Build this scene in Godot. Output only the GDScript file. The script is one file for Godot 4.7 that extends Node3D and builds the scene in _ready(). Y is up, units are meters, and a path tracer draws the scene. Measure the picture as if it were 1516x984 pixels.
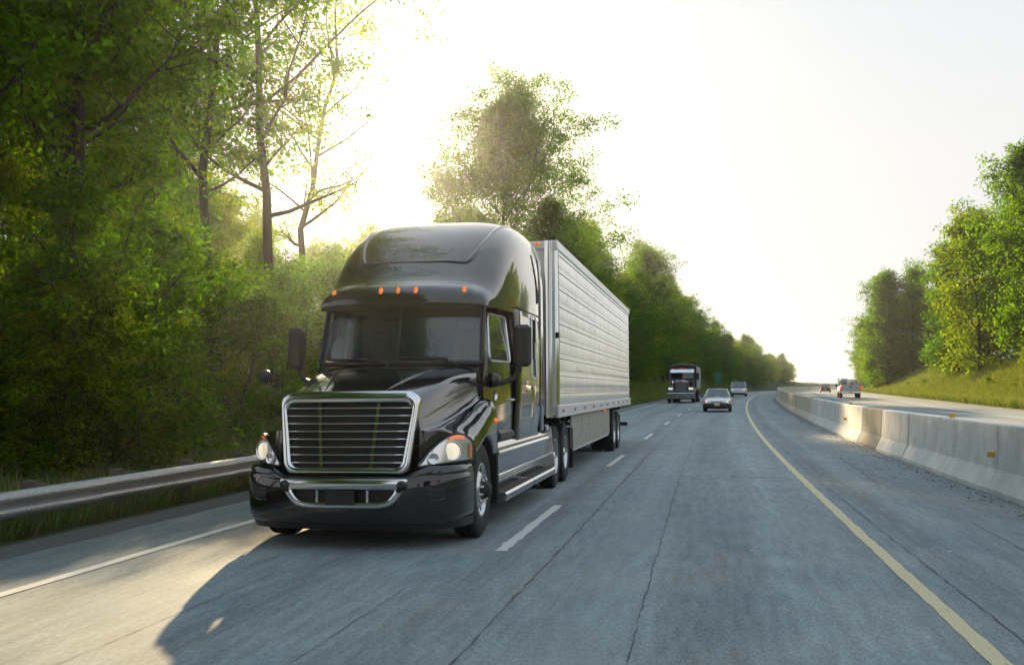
extends Node3D
# A black long-nose tractor with a silver trailer comes towards the camera on a motorway; low sun behind the trees.
# Axes: x to the right, y up, the road runs away along -z. lat = sideways distance from the camera's own lane line, d = distance ahead.

var mat := {}
var taken := {}
var rng := RandomNumberGenerator.new()
const SUN_AZ := 14.6      # degrees left of the road direction
const SUN_EL := 13.8
const EXPO := 2.25

# ---------------------------------------------------------------- naming
func numbered(called: String) -> String:
	var n: int = taken.get(called, 0)
	taken[called] = n + 1
	return called if n == 0 else "%s_%03d" % [called, n]

func tag(o: Node, label: String, category: String, group := "") -> Node:
	o.set_meta("label", label)
	o.set_meta("category", category)
	if group != "":
		o.set_meta("group", group)
	return o

func thing(called: String, label: String, category: String, at := Vector3.ZERO, turn := 0.0, group := "") -> Node3D:
	var o := Node3D.new()
	o.name = numbered(called)
	add_child(o)
	o.position = at
	o.rotation.y = turn
	tag(o, label, category, group)
	return o

func structure(o: Node, label := "") -> Node:
	o.set_meta("kind", "structure")
	if label != "":
		o.set_meta("label", label)
	return o

func holder(called: String, parent: Node, at := Vector3.ZERO) -> Node3D:
	var o := Node3D.new()
	o.name = called
	parent.add_child(o, true)
	o.position = at
	return o

# ---------------------------------------------------------------- mesh helpers
func begin(smooth := false) -> SurfaceTool:
	var s := SurfaceTool.new()
	s.begin(Mesh.PRIMITIVE_TRIANGLES)
	s.set_smooth_group(0 if smooth else -1)
	return s

func obj(called: String, s: SurfaceTool, m: Material, parent: Node = self) -> MeshInstance3D:
	s.generate_normals()
	var o := MeshInstance3D.new()
	o.mesh = s.commit()
	o.mesh.surface_set_material(0, m)
	o.name = numbered(called) if parent == self else called
	parent.add_child(o, true)
	return o

func inst(called: String, mesh: Mesh, parent: Node = self, m: Material = null) -> MeshInstance3D:
	var o := MeshInstance3D.new()
	o.mesh = mesh
	if m:
		o.material_override = m
	o.name = numbered(called) if parent == self else called
	parent.add_child(o, true)
	return o

func q(s: SurfaceTool, a: Vector3, b: Vector3, c: Vector3, d: Vector3) -> void:
	s.add_vertex(a); s.add_vertex(b); s.add_vertex(c)
	s.add_vertex(a); s.add_vertex(c); s.add_vertex(d)

func tri(s: SurfaceTool, a: Vector3, b: Vector3, c: Vector3) -> void:
	s.add_vertex(a); s.add_vertex(b); s.add_vertex(c)

func face(s: SurfaceTool, p: Array, mid: Vector3) -> void:
	var n: Vector3 = (p[1] - p[0]).cross(p[2] - p[0])
	if n.dot(p[0] - mid) > 0.0:
		p.reverse()
	for i in range(1, p.size() - 1):
		tri(s, p[0], p[i], p[i + 1])

func box(s: SurfaceTool, c: Vector3, sz: Vector3, r := 0.0, b := Basis.IDENTITY) -> void:
	var h := sz * 0.5
	r = minf(r, minf(h.x, minf(h.y, h.z)) * 0.95)
	var x := Transform3D(b, c)
	if r <= 0.0:
		for a in 3:
			for sg in [-1.0, 1.0]:
				var p := []
				for k in [[-1, -1], [1, -1], [1, 1], [-1, 1]]:
					var v := Vector3.ZERO
					v[a] = sg * h[a]
					v[(a + 1) % 3] = k[0] * h[(a + 1) % 3]
					v[(a + 2) % 3] = k[1] * h[(a + 2) % 3]
					p.append(x * v)
				face(s, p, c)
		return
	for a in 3:
		var b1 := (a + 1) % 3
		var b2 := (a + 2) % 3
		for sg in [-1.0, 1.0]:
			var p := []
			for k in [[-1, -1], [1, -1], [1, 1], [-1, 1]]:
				var v := Vector3.ZERO
				v[a] = sg * h[a]
				v[b1] = k[0] * (h[b1] - r)
				v[b2] = k[1] * (h[b2] - r)
				p.append(x * v)
			face(s, p, c)
		for s1 in [-1.0, 1.0]:
			for s2 in [-1.0, 1.0]:
				var p := []
				for k in [[0, -1], [0, 1], [1, 1], [1, -1]]:
					var v := Vector3.ZERO
					v[a] = k[1] * (h[a] - r)
					v[b1] = s1 * (h[b1] - (r if k[0] == 1 else 0.0))
					v[b2] = s2 * (h[b2] - (0.0 if k[0] == 1 else r))
					p.append(x * v)
				face(s, p, c)
	for sx in [-1.0, 1.0]:
		for sy in [-1.0, 1.0]:
			for sz2 in [-1.0, 1.0]:
				face(s, [x * Vector3(sx * h.x, sy * (h.y - r), sz2 * (h.z - r)), x * Vector3(sx * (h.x - r), sy * h.y, sz2 * (h.z - r)), x * Vector3(sx * (h.x - r), sy * (h.y - r), sz2 * h.z)], c)

func loft(s: SurfaceTool, rings: Array, closed := true, caps := false) -> void:
	for i in rings.size() - 1:
		var a: Array = rings[i]
		var b: Array = rings[i + 1]
		var n := a.size()
		for j in (n if closed else n - 1):
			var k := (j + 1) % n
			q(s, a[j], a[k], b[k], b[j])
	if caps:
		for e in [0, rings.size() - 1]:
			var r: Array = rings[e]
			var c := Vector3.ZERO
			for v in r:
				c += v
			c /= r.size()
			for j in r.size():
				if e == 0:
					tri(s, r[(j + 1) % r.size()], r[j], c)
				else:
					tri(s, r[j], r[(j + 1) % r.size()], c)

func tube(s: SurfaceTool, pts: Array, radii, sides := 8, caps := true) -> void:
	var rings := []
	var n: int = pts.size()
	var up := Vector3.UP
	var t0: Vector3 = (pts[1] - pts[0]).normalized()
	if absf(t0.dot(up)) > 0.9:
		up = Vector3.RIGHT
	var side: Vector3 = t0.cross(up).normalized()
	for i in n:
		var t: Vector3 = (pts[mini(i + 1, n - 1)] - pts[maxi(i - 1, 0)]).normalized()
		side = (side - t * side.dot(t)).normalized()
		var oth: Vector3 = t.cross(side)
		var r: float = radii if radii is float else radii[i]
		var ring := []
		for k in sides:
			var a := TAU * k / sides
			ring.append(pts[i] + (side * cos(a) + oth * sin(a)) * r)
		rings.append(ring)
	loft(s, rings, true, caps)

# profile of (radius, along) pairs turned about an axis: along = local x of the transform
func lathe(s: SurfaceTool, prof: Array, segs: int, xf := Transform3D.IDENTITY) -> void:
	var rings := []
	for p in prof:
		var ring := []
		for k in segs:
			var a := TAU * k / segs
			ring.append(xf * Vector3(p[1], p[0] * cos(a), p[0] * sin(a)))
		rings.append(ring)
	loft(s, rings, true, false)

# polygon in the local xy plane pushed along local z from d0 to d1
func prism(s: SurfaceTool, poly: Array, d0: float, d1: float, xf := Transform3D.IDENTITY) -> void:
	var pp := PackedVector2Array(poly)
	var idx := Geometry2D.triangulate_polygon(pp)
	for i in range(0, idx.size(), 3):
		var a := pp[idx[i]]
		var b := pp[idx[i + 1]]
		var c := pp[idx[i + 2]]
		tri(s, xf * Vector3(a.x, a.y, d1), xf * Vector3(b.x, b.y, d1), xf * Vector3(c.x, c.y, d1))
		tri(s, xf * Vector3(a.x, a.y, d0), xf * Vector3(c.x, c.y, d0), xf * Vector3(b.x, b.y, d0))
	for i in pp.size():
		var a := pp[i]
		var b := pp[(i + 1) % pp.size()]
		q(s, xf * Vector3(a.x, a.y, d0), xf * Vector3(b.x, b.y, d0), xf * Vector3(b.x, b.y, d1), xf * Vector3(a.x, a.y, d1))

func grid(s: SurfaceTool, nu: int, nv: int, f: Callable, skip = null) -> void:
	var p := []
	for i in nu + 1:
		var row := []
		for j in nv + 1:
			row.append(f.call(float(i) / nu, float(j) / nv))
		p.append(row)
	for i in nu:
		for j in nv:
			if skip != null and skip.call(i, j):
				continue
			q(s, p[i][j], p[i + 1][j], p[i + 1][j + 1], p[i][j + 1])

# rounded trapezoid: half widths at bottom and top, heights y0..y1, corner radius
func rtrap(hb: float, ht: float, y0: float, y1: float, r: float, n := 5) -> Array:
	var out := []
	var cs := [[Vector2(hb - r, y0 + r), -90.0], [Vector2(ht - r, y1 - r), 0.0], [Vector2(-ht + r, y1 - r), 90.0], [Vector2(-hb + r, y0 + r), 180.0]]
	for c in cs:
		for k in n + 1:
			var a: float = deg_to_rad(c[1] + 90.0 * k / n)
			out.append(c[0] + Vector2(cos(a), sin(a)) * r)
	return out

func table(t: Array, x: float) -> float:
	if x <= t[0][0]:
		return t[0][1]
	for i in t.size() - 1:
		if x <= t[i + 1][0]:
			var k: float = (x - t[i][0]) / (t[i + 1][0] - t[i][0])
			return lerpf(t[i][1], t[i + 1][1], k)
	return t[-1][1]

func curve_table(t: Array, x: float) -> float:   # the same, smoothed through its points
	if x <= t[0][0]:
		return t[0][1]
	for i in t.size() - 1:
		if x <= t[i + 1][0]:
			var k: float = (x - t[i][0]) / (t[i + 1][0] - t[i][0])
			var p0: float = t[maxi(i - 1, 0)][1]
			var p3: float = t[mini(i + 2, t.size() - 1)][1]
			return cubic_interpolate(t[i][1], t[i + 1][1], p0, p3, k)
	return t[-1][1]

# ---------------------------------------------------------------- the lie of the land
const RISE := [[-200.0, 0.0], [30.0, 0.0], [70.0, 0.24], [95.0, 0.46], [140.0, 0.74], [200.0, 0.92], [300.0, 1.08], [500.0, 1.2], [900.0, 1.25]]
const BANK := [[-200.0, 0.5], [20.0, 0.5], [45.0, 1.6], [70.0, 3.0], [100.0, 4.2], [150.0, 5.2], [300.0, 5.0], [450.0, 3.0], [700.0, 2.0]]
func rise(d: float) -> float:
	return curve_table(RISE, d)
func shift(d: float) -> float:
	return maxf(d, 0.0) * maxf(d, 0.0) / 3500.0 if d < 600.0 else 102.857 + (d - 600.0) * 0.342857
func spot(lat: float, d: float, up := 0.0) -> Vector3:
	return Vector3(lat + shift(d), rise(d) + up, -d)
func heading(d: float) -> float:   # turn about y that follows the road
	return -atan(2.0 * clampf(d, 0.0, 600.0) / 3500.0)
func land(lat: float, d: float) -> float:   # height of the ground over the road's own level
	if lat < -7.3:
		var l := -7.3 - lat
		return -0.06 * minf(l, 1.0) + table(BANK, d) * smoothstep(0.9, 7.0, l) + 0.035 * clampf(l - 7.0, 0.0, 60.0)
	if lat > 17.2:
		var r := lat - 17.2
		return 0.12 + 3.0 * smoothstep(0.3, 8.0, r) + 0.02 * clampf(r - 7.0, 0.0, 60.0)
	return -0.15
func ground_at(lat: float, d: float) -> Vector3:
	return spot(lat, d, land(lat, d))
# ---------------------------------------------------------------- materials
func lin(r: float, g: float, b: float) -> Color:
	return Color(r, g, b).linear_to_srgb()

func smat(called: String, c: Color, rough := 0.6, metal := 0.0) -> StandardMaterial3D:
	var m := StandardMaterial3D.new()
	m.albedo_color = c
	m.roughness = rough
	m.metallic = metal
	m.resource_name = called
	mat[called] = m
	return m

func noise(freq: float, oct := 4, sd := 1) -> FastNoiseLite:
	var n := FastNoiseLite.new()
	n.seed = sd
	n.frequency = freq
	n.fractal_octaves = oct
	return n

func noise_tex(freq: float, lo: Color, hi: Color, sd := 1, size := 512, oct := 4, bump := 0.0) -> NoiseTexture2D:
	var t := NoiseTexture2D.new()
	t.width = size
	t.height = size
	t.seamless = true
	t.noise = noise(freq, oct, sd)
	if bump > 0.0:
		t.as_normal_map = true
		t.bump_strength = bump
	else:
		var g := Gradient.new()
		g.set_color(0, lo)
		g.set_color(1, hi)
		t.color_ramp = g
	return t

func tri_map(m: StandardMaterial3D, scale: float) -> void:
	m.uv1_triplanar = true
	m.uv1_world_triplanar = true
	m.uv1_scale = Vector3.ONE * scale

# road surface: aggregate, long wear streaks along the traffic, tyre tracks and oil between them, all as worn matter
func road_tex(lanes: Array, sd: int) -> ImageTexture:
	var w := 1024
	var h := 2048
	var agg := noise(0.62, 3, sd).get_seamless_image(w, 512)
	agg.resize(w, h, Image.INTERPOLATE_CUBIC)
	var st := noise(0.02, 4, sd + 1).get_seamless_image(w, 64)
	st.resize(w, h, Image.INTERPOLATE_CUBIC)
	var st2 := noise(0.09, 3, sd + 2).get_seamless_image(w, 256)
	st2.resize(w, h, Image.INTERPOLATE_CUBIC)
	var blot := noise(0.006, 4, sd + 3).get_seamless_image(w, h)
	for im in [agg, st, st2, blot]:
		im.convert(Image.FORMAT_L8)
	var a: PackedByteArray = agg.get_data()
	var b: PackedByteArray = st.get_data()
	var c: PackedByteArray = st2.get_data()
	var d: PackedByteArray = blot.get_data()
	var row := PackedFloat32Array()
	var tint := PackedFloat32Array()
	for x in w:
		var u := float(x) / w
		var k := 1.0
		var tn := 0.0
		for l in lanes:                       # [centre u, half width u, gain, warm]
			var t: float = absf(u - l[0]) / l[1]
			if t < 1.0:
				k += l[2] * 0.75 * (1.0 - t * t) * (1.0 - t * t)
		row.append(k)
	var out := PackedByteArray()
	out.resize(w * h * 3)
	for y in h:
		for x in w:
			var i := y * w + x
			var v: float = 0.55 * row[x] + (a[i] - 128) * 0.0008 + (b[i] - 128) * 0.00032 + (c[i] - 128) * 0.0004 + (d[i] - 128) * 0.0002
			var warm: float = (d[i] - 128) * 0.00012
			out[i * 3] = int(clampf(v * 0.92 + warm, 0.0, 1.0) * 255.0)
			out[i * 3 + 1] = int(clampf(v, 0.0, 1.0) * 255.0)
			out[i * 3 + 2] = int(clampf(v * 1.015 - warm, 0.0, 1.0) * 255.0)
	return ImageTexture.create_from_image(Image.create_from_data(w, h, false, Image.FORMAT_RGB8, out))

func make_mats() -> void:
	var m: StandardMaterial3D
	m = smat("black_paint", lin(0.004, 0.0045, 0.0055), 0.16)
	m.clearcoat_enabled = true
	m.clearcoat = 1.0
	m.clearcoat_roughness = 0.02
	m.metallic_specular = 0.45
	m.roughness_texture = noise_tex(0.02, Color(0.55, 0.55, 0.55), Color(1, 1, 1), 33, 512, 5)
	m.uv1_triplanar = true
	m.uv1_scale = Vector3.ONE * 0.8
	m = smat("chrome", lin(0.72, 0.73, 0.74), 0.10, 1.0)
	smat("polished_alloy", lin(0.55, 0.56, 0.57), 0.22, 1.0)
	m = smat("trailer_skin", lin(0.95, 0.95, 0.95), 0.18, 0.28)
	m.albedo_texture = noise_tex(0.006, Color(0.93, 0.93, 0.92), Color(1, 1, 1), 5, 512, 4)
	tri_map(m, 0.3)
	smat("trailer_trim", lin(0.80, 0.80, 0.80), 0.26, 0.3)
	m = smat("skirt_panel", lin(0.42, 0.41, 0.38), 0.5)
	m.albedo_texture = noise_tex(0.01, Color(0.8, 0.78, 0.74), Color(1, 1, 1), 8)
	tri_map(m, 0.5)
	m = smat("rubber", lin(0.014, 0.014, 0.015), 0.75)
	m.albedo_texture = noise_tex(0.03, Color(0.7, 0.68, 0.64), Color(1, 1, 1), 9)
	tri_map(m, 2.0)
	smat("black_plastic", lin(0.012, 0.012, 0.013), 0.42)
	m = smat("chassis", lin(0.015, 0.015, 0.016), 0.6)
	m.albedo_texture = noise_tex(0.02, Color(0.6, 0.55, 0.5), Color(1, 1, 1), 10)
	tri_map(m, 1.5)
	m = smat("glass", lin(0.020, 0.034, 0.044), 0.02)
	m.transparency = BaseMaterial3D.TRANSPARENCY_ALPHA
	m.albedo_color.a = 0.62
	m.metallic_specular = 1.0
	m.clearcoat_enabled = true
	m.clearcoat = 1.0
	m.clearcoat_roughness = 0.02
	m = smat("dark_glass", lin(0.006, 0.008, 0.010), 0.03)
	m.metallic_specular = 0.7
	m = smat("lens", lin(0.8, 0.82, 0.84), 0.02)
	m.transparency = BaseMaterial3D.TRANSPARENCY_ALPHA
	m.albedo_color.a = 0.10
	smat("marker_amber", lin(0.72, 0.36, 0.02), 0.35)
	m = smat("amber", lin(0.80, 0.24, 0.015), 0.18)
	m = smat("amber_lit", lin(0.85, 0.25, 0.02), 0.2)
	m.emission_enabled = true
	m.emission = Color(1.0, 0.42, 0.05)
	m.emission_energy_multiplier = 0.22
	m = smat("lamp_lit", lin(0.9, 0.85, 0.72), 0.15)
	m.emission_enabled = true
	m.emission = Color(1.0, 0.92, 0.78)
	m.emission_energy_multiplier = 0.28
	smat("reflector_bowl", lin(0.80, 0.80, 0.80), 0.12, 1.0)
	smat("red_lens", lin(0.45, 0.015, 0.012), 0.2)
	m = smat("red_lit", lin(0.6, 0.02, 0.015), 0.2)
	m.emission_enabled = true
	m.emission = Color(1.0, 0.08, 0.05)
	m.emission_energy_multiplier = 0.35
	smat("plate_white", lin(0.6, 0.6, 0.56), 0.5)
	smat("plate_cream", lin(0.60, 0.55, 0.30), 0.5)
	smat("cab_trim", lin(0.05, 0.05, 0.055), 0.8)
	m = smat("seat_cloth", lin(0.09, 0.09, 0.10), 0.95)
	smat("white_paint", lin(0.70, 0.69, 0.67), 0.25).clearcoat_enabled = true
	smat("silver_paint", lin(0.50, 0.50, 0.50), 0.30, 0.4).clearcoat_enabled = true
	smat("champagne_paint", lin(0.42, 0.42, 0.41), 0.30, 0.4).clearcoat_enabled = true
	smat("navy_paint", lin(0.022, 0.026, 0.035), 0.2).clearcoat_enabled = true
	smat("charcoal_paint", lin(0.03, 0.033, 0.038), 0.25).clearcoat_enabled = true
	smat("box_white", lin(0.62, 0.63, 0.65), 0.5)
	smat("sign_green", lin(0.01, 0.20, 0.11), 0.45)
	smat("galvanised", lin(0.46, 0.48, 0.50), 0.45, 0.5)
	mat.galvanised.albedo_texture = noise_tex(0.03, Color(0.72, 0.72, 0.72), Color(1, 1, 1), 12)
	tri_map(mat.galvanised, 1.2)
	m = smat("post_wood", lin(0.10, 0.085, 0.07), 0.9)
	# the roads
	var lanes := [[0.08, 0.08, -0.12], [0.24, 0.05, 0.05], [0.40, 0.05, 0.05], [0.32, 0.05, -0.07], [0.545, 0.05, 0.05], [0.70, 0.05, 0.05], [0.625, 0.055, -0.06], [0.455, 0.03, -0.10], [0.80, 0.04, -0.13], [0.90, 0.07, -0.07], [0.985, 0.03, -0.16]]
	m = smat("road", Color.WHITE, 0.82)
	m.albedo_texture = road_tex(lanes, 21)
	m.metallic_specular = 0.45
	smat("marking_white", lin(0.78, 0.78, 0.75), 0.7)
	mat.marking_white.albedo_texture = noise_tex(0.06, Color(0.8, 0.8, 0.8), Color(1, 1, 1), 14)
	tri_map(mat.marking_white, 1.4)
	smat("marking_yellow", lin(0.80, 0.69, 0.40), 0.7)
	mat.marking_yellow.albedo_texture = noise_tex(0.06, Color(0.78, 0.78, 0.78), Color(1, 1, 1), 15)
	tri_map(mat.marking_yellow, 1.4)
	smat("tar", lin(0.085, 0.09, 0.092), 0.85)
	smat("scuff", lin(0.55, 0.55, 0.52), 0.85)
	m = smat("grit", lin(0.10, 0.09, 0.075), 1.0)
	m.albedo_texture = noise_tex(0.08, Color(0.45, 0.43, 0.4), Color(1, 1, 1), 16)
	tri_map(m, 1.0)
	# barrier concrete by tone; the tan has warm sunlight put into its colour
	var cn := noise_tex(0.008, Color(0.84, 0.83, 0.80), Color(1, 1, 1), 17, 512, 5)
	var cb := noise_tex(0.06, Color.BLACK, Color.WHITE, 18, 512, 4, 4.0)
	var tones := {"concrete_white": [0.88, 0.88, 0.86], "concrete_grey": [0.74, 0.75, 0.75], "concrete_dark": [0.30, 0.30, 0.27], "concrete_sun_tan": [0.72, 0.63, 0.48]}
	for k in tones:
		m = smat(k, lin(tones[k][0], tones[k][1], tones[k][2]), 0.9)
		m.albedo_texture = cn
		m.normal_enabled = true
		m.normal_texture = cb
		m.normal_scale = 0.3
		tri_map(m, 0.35)
	# land
	m = smat("soil", lin(0.075, 0.105, 0.035), 1.0)
	m.albedo_texture = noise_tex(0.012, Color(0.5, 0.55, 0.42), Color(1, 1, 1), 19, 512, 5)
	m.vertex_color_use_as_albedo = false
	tri_map(m, 0.12)
	m = smat("bark", lin(0.052, 0.044, 0.035), 0.95)
	m.albedo_texture = noise_tex(0.03, Color(0.45, 0.43, 0.4), Color(1, 1, 1), 20, 512, 4)
	m.normal_enabled = true
	m.normal_texture = noise_tex(0.03, Color.BLACK, Color.WHITE, 20, 512, 4, 8.0)
	m.uv1_triplanar = true
	m.uv1_scale = Vector3(2.5, 0.7, 2.5)
	m = smat("leaf", Color.WHITE, 0.5)
	m.vertex_color_use_as_albedo = true
	m.cull_mode = BaseMaterial3D.CULL_DISABLED
	m.backlight_enabled = true
	m.backlight = Color(1.5, 1.45, 0.36)
	m.metallic_specular = 0.35
	m = smat("grass_blade", Color.WHITE, 0.7)
	m.vertex_color_use_as_albedo = true
	m.cull_mode = BaseMaterial3D.CULL_DISABLED
	m.backlight_enabled = true
	m.backlight = Color(0.9, 0.9, 0.5)
# ---------------------------------------------------------------- the scene
func make_sky() -> PanoramaSkyMaterial:
	var w := 1024
	var h := 512
	var im := Image.create(w, h, false, Image.FORMAT_RGBF)
	var az := deg_to_rad(SUN_AZ)
	var el := deg_to_rad(SUN_EL)
	var sun := Vector3(-sin(az) * cos(el), sin(el), -cos(az) * cos(el))
	for y in h:
		var up := PI * (0.5 - (y + 0.5) / h)
		for x in w:
			var a := TAU * (x + 0.5) / w
			var dir := Vector3(sin(a) * cos(up), sin(up), -cos(a) * cos(up))
			var s := clampf(sin(up), 0.0, 1.0)
			var k := pow(s, 0.75)
			var c := Vector3(0.392, 0.392, 0.391).lerp(Vector3(0.24, 0.325, 0.42), clampf((k - 0.30) * 1.4, 0.0, 1.0))
			var th := rad_to_deg(dir.angle_to(sun))
			c += Vector3(1.0, 0.95, 0.82) * 4.0 * exp(-th * th / 9.0) + Vector3(1.0, 0.76, 0.06) * 0.85 * exp(-th / 4.8) + Vector3(1.0, 0.95, 0.80) * 0.08 * exp(-th / 14.0)
			if up < 0.0:
				c = c.lerp(Vector3(0.12, 0.13, 0.11), clampf(-up * 12.0, 0.0, 1.0))
			im.set_pixel(x, y, Color(c.x, c.y, c.z))
	var m := PanoramaSkyMaterial.new()
	m.panorama = ImageTexture.create_from_image(im)
	m.filter = true
	return m

func _ready() -> void:
	rng.seed = 77
	var cam := Camera3D.new()
	cam.name = "camera"
	add_child(cam)
	cam.fov = 34.2
	cam.near = 0.1
	cam.far = 4000.0
	cam.transform = Transform3D(Basis(Vector3.UP, deg_to_rad(9.65)) * Basis(Vector3.RIGHT, deg_to_rad(3.08)) * Basis(Vector3.BACK, deg_to_rad(-0.4)), Vector3(0, 1.62, 0))
	cam.current = true
	var env := Environment.new()
	env.background_mode = Environment.BG_SKY
	env.sky = Sky.new()
	env.sky.sky_material = make_sky()
	env.tonemap_mode = Environment.TONE_MAPPER_LINEAR
	env.tonemap_exposure = EXPO
	env.sdfgi_enabled = true
	env.ssao_enabled = true
	env.ssil_enabled = true
	var we := WorldEnvironment.new()
	we.name = "surroundings"
	we.environment = env
	add_child(we)
	var sun := DirectionalLight3D.new()
	sun.name = "sun"
	sun.light_energy = 1.55
	sun.light_color = Color(1.0, 0.87, 0.66)
	sun.light_angular_distance = 0.6
	sun.shadow_enabled = true
	sun.rotation = Vector3(deg_to_rad(-SUN_EL), deg_to_rad(180.0 + SUN_AZ), 0)
	add_child(sun)
	env.volumetric_fog_enabled = HAZE > 0.0
	env.volumetric_fog_density = HAZE
	env.volumetric_fog_albedo = Color(0.94, 0.97, 1.0)
	env.volumetric_fog_anisotropy = 0.88
	make_mats()
	build_land()
	build_roads()
	build_markings()
	build_barrier()
	build_guardrail()
	build_tractor()
	build_trailer()
	build_traffic()
	build_trees()
	build_grass()
	print("done ", Time.get_ticks_msec())

const HAZE := 0.00029
# ---------------------------------------------------------------- ground, roads, markings
func stations(d0: float, d1: float, near: float, far: float) -> Array:
	var out := [d0]
	var d := d0
	while d < d1:
		d += lerpf(near, far, clampf(absf(d) / 300.0, 0.0, 1.0))
		out.append(minf(d, d1))
	return out

func strip(d_list: Array, lats: Array, up: Callable, v_len := 24.0, u0 := 0.0, u_len := 12.0) -> SurfaceTool:
	var s := begin(true)
	var p := []
	for d in d_list:
		var row := []
		for l in lats:
			row.append(spot(l, d, up.call(l, d)))
		p.append(row)
	for i in d_list.size() - 1:
		for j in lats.size() - 1:
			for k in [[0, 0], [0, 1], [1, 1], [0, 0], [1, 1], [1, 0]]:
				var a: int = i + k[0]
				var b: int = j + k[1]
				s.set_uv(Vector2((lats[b] - u0) / u_len, d_list[a] / v_len))
				s.add_vertex(p[a][b])
	return s

func build_land() -> void:
	var ds := [-300.0, -150.0, -80.0]
	ds.append_array(stations(-60.0, 640.0, 3.0, 12.0))
	ds.append_array([700.0, 800.0, 950.0, 1200.0, 1600.0, 2200.0, 3000.0])
	var lats := [-2200.0, -1200.0, -600.0, -300.0, -180.0, -120.0, -90.0, -70.0, -55.0, -45.0, -38.0, -32.0, -27.0, -23.0, -20.0, -18.0, -16.5, -15.2, -14.0, -13.0, -12.2, -11.4, -10.6, -9.9, -9.2, -8.6, -8.2, -7.8, -7.4, -7.1, 5.0, 16.9, 17.3, 17.8, 18.4, 19.0, 19.8, 20.6, 21.5, 22.5, 23.5, 24.5, 26.0, 28.0, 31.0, 35.0, 40.0, 50.0, 65.0, 85.0, 120.0, 180.0, 300.0, 600.0, 1200.0, 2200.0]
	var n := noise(0.12, 3, 4)
	var up := func(l: float, d: float) -> float:
		var e := land(l, d)
		if l < -7.7 or l > 17.5:
			e += 0.35 * n.get_noise_2d(l, d) * clampf(minf(absf(l + 7.7), absf(l - 17.5)) / 2.0, 0.0, 1.0)
		return e
	structure(obj("ground", strip(ds, lats, up), mat.soil), "green and brown verge and forest floor")

func build_roads() -> void:
	var ds := stations(-60.0, 620.0, 2.0, 10.0)
	var lats := []
	for i in 25:
		lats.append(-7.4 + 12.0 * i / 24.0)
	var flat := func(l: float, _d: float) -> float: return -0.05 * clampf(-5.75 - l, 0.0, 3.0)
	structure(obj("carriageway", strip(ds, lats, flat, 24.0, -7.4), mat.road), "worn grey road surface with cracks and markings")
	lats = []
	for i in 26:
		lats.append(4.6 + 12.7 * i / 25.0)
	var flat2 := func(l: float, _d: float) -> float: return 0.06 * clampf((l - 4.6) / 2.0, 0.0, 1.0)
	structure(obj("opposite_carriageway", strip(ds, lats, flat2, 24.0, 17.4, -12.8), mat.road), "grey road surface beyond the concrete barrier")
	# low asphalt berm under the guardrail and grit lying along the edges
	var s := begin(true)
	var rings := []
	var nn := noise(0.9, 3, 5)
	for d in stations(-20.0, 70.0, 0.6, 3.0):
		var j: float = 0.05 * nn.get_noise_2d(d * 3.0, 1.0)
		rings.append([spot(-7.02 + j, d, -0.09), spot(-7.10 + j, d, -0.02 + j * 0.4), spot(-7.30 + j, d, 0.02 + j * 0.5), spot(-7.45 + j, d, -0.02), spot(-7.6, d, -0.16)])
	loft(s, rings, false)
	structure(obj("asphalt_kerb", s, mat.tar), "low dark asphalt berm under the guardrail")

func ragged(d0: float, d1: float, lat: float, w: float, rough: float, nz: FastNoiseLite, step := 0.12, up := 0.004) -> SurfaceTool:
	var s := begin(true)
	var rings := []
	var n := int(maxf(2.0, (d1 - d0) / step))
	for i in n + 1:
		var d := lerpf(d0, d1, float(i) / n)
		var e := 1.0
		if i == 0 or i == n:
			e = 0.9
		var a: float = lat - w * 0.5 * e + rough * nz.get_noise_2d(d * 40.0, lat * 9.0)
		var b: float = lat + w * 0.5 * e + rough * nz.get_noise_2d(d * 40.0, 50.0 + lat * 9.0)
		var lift := up - 0.05 * clampf(-5.75 - lat, 0.0, 3.0) + (0.06 * clampf((lat - 4.6) / 2.0, 0.0, 1.0) if lat > 4.6 else 0.0)
		rings.append([spot(a, d, lift), spot(b, d, lift)])
	loft(s, rings, false)
	return s

func crack(pts: Array, w: float, sd: int, called: String, m: Material, parent: Node, up := 0.004) -> void:
	# pts are (lat, d) corners; the crack wanders between them
	var nz := noise(0.9, 4, sd)
	var s := begin(true)
	var rings := []
	for i in pts.size() - 1:
		var a: Vector2 = pts[i]
		var b: Vector2 = pts[i + 1]
		var n := int(maxf(2.0, a.distance_to(b) / 0.15))
		var t := (b - a).normalized()
		var o := Vector2(-t.y, t.x)
		for k in n:
			var p := a.lerp(b, float(k) / n)
			p += o * (0.02 * nz.get_noise_1d(p.y * 4.0 + p.x * 7.0) + 0.014 * nz.get_noise_1d(p.y * 19.0 + p.x * 17.0))
			var ww: float = w * clampf(0.75 + 1.6 * nz.get_noise_1d(p.y * 6.0 + 300.0 + p.x * 5.0), 0.08, 1.8) * 0.5
			rings.append([spot(p.x - o.x * ww, p.y - o.y * ww, up), spot(p.x + o.x * ww, p.y + o.y * ww, up)])
	loft(s, rings, false)
	obj(called, s, m, parent)

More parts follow.
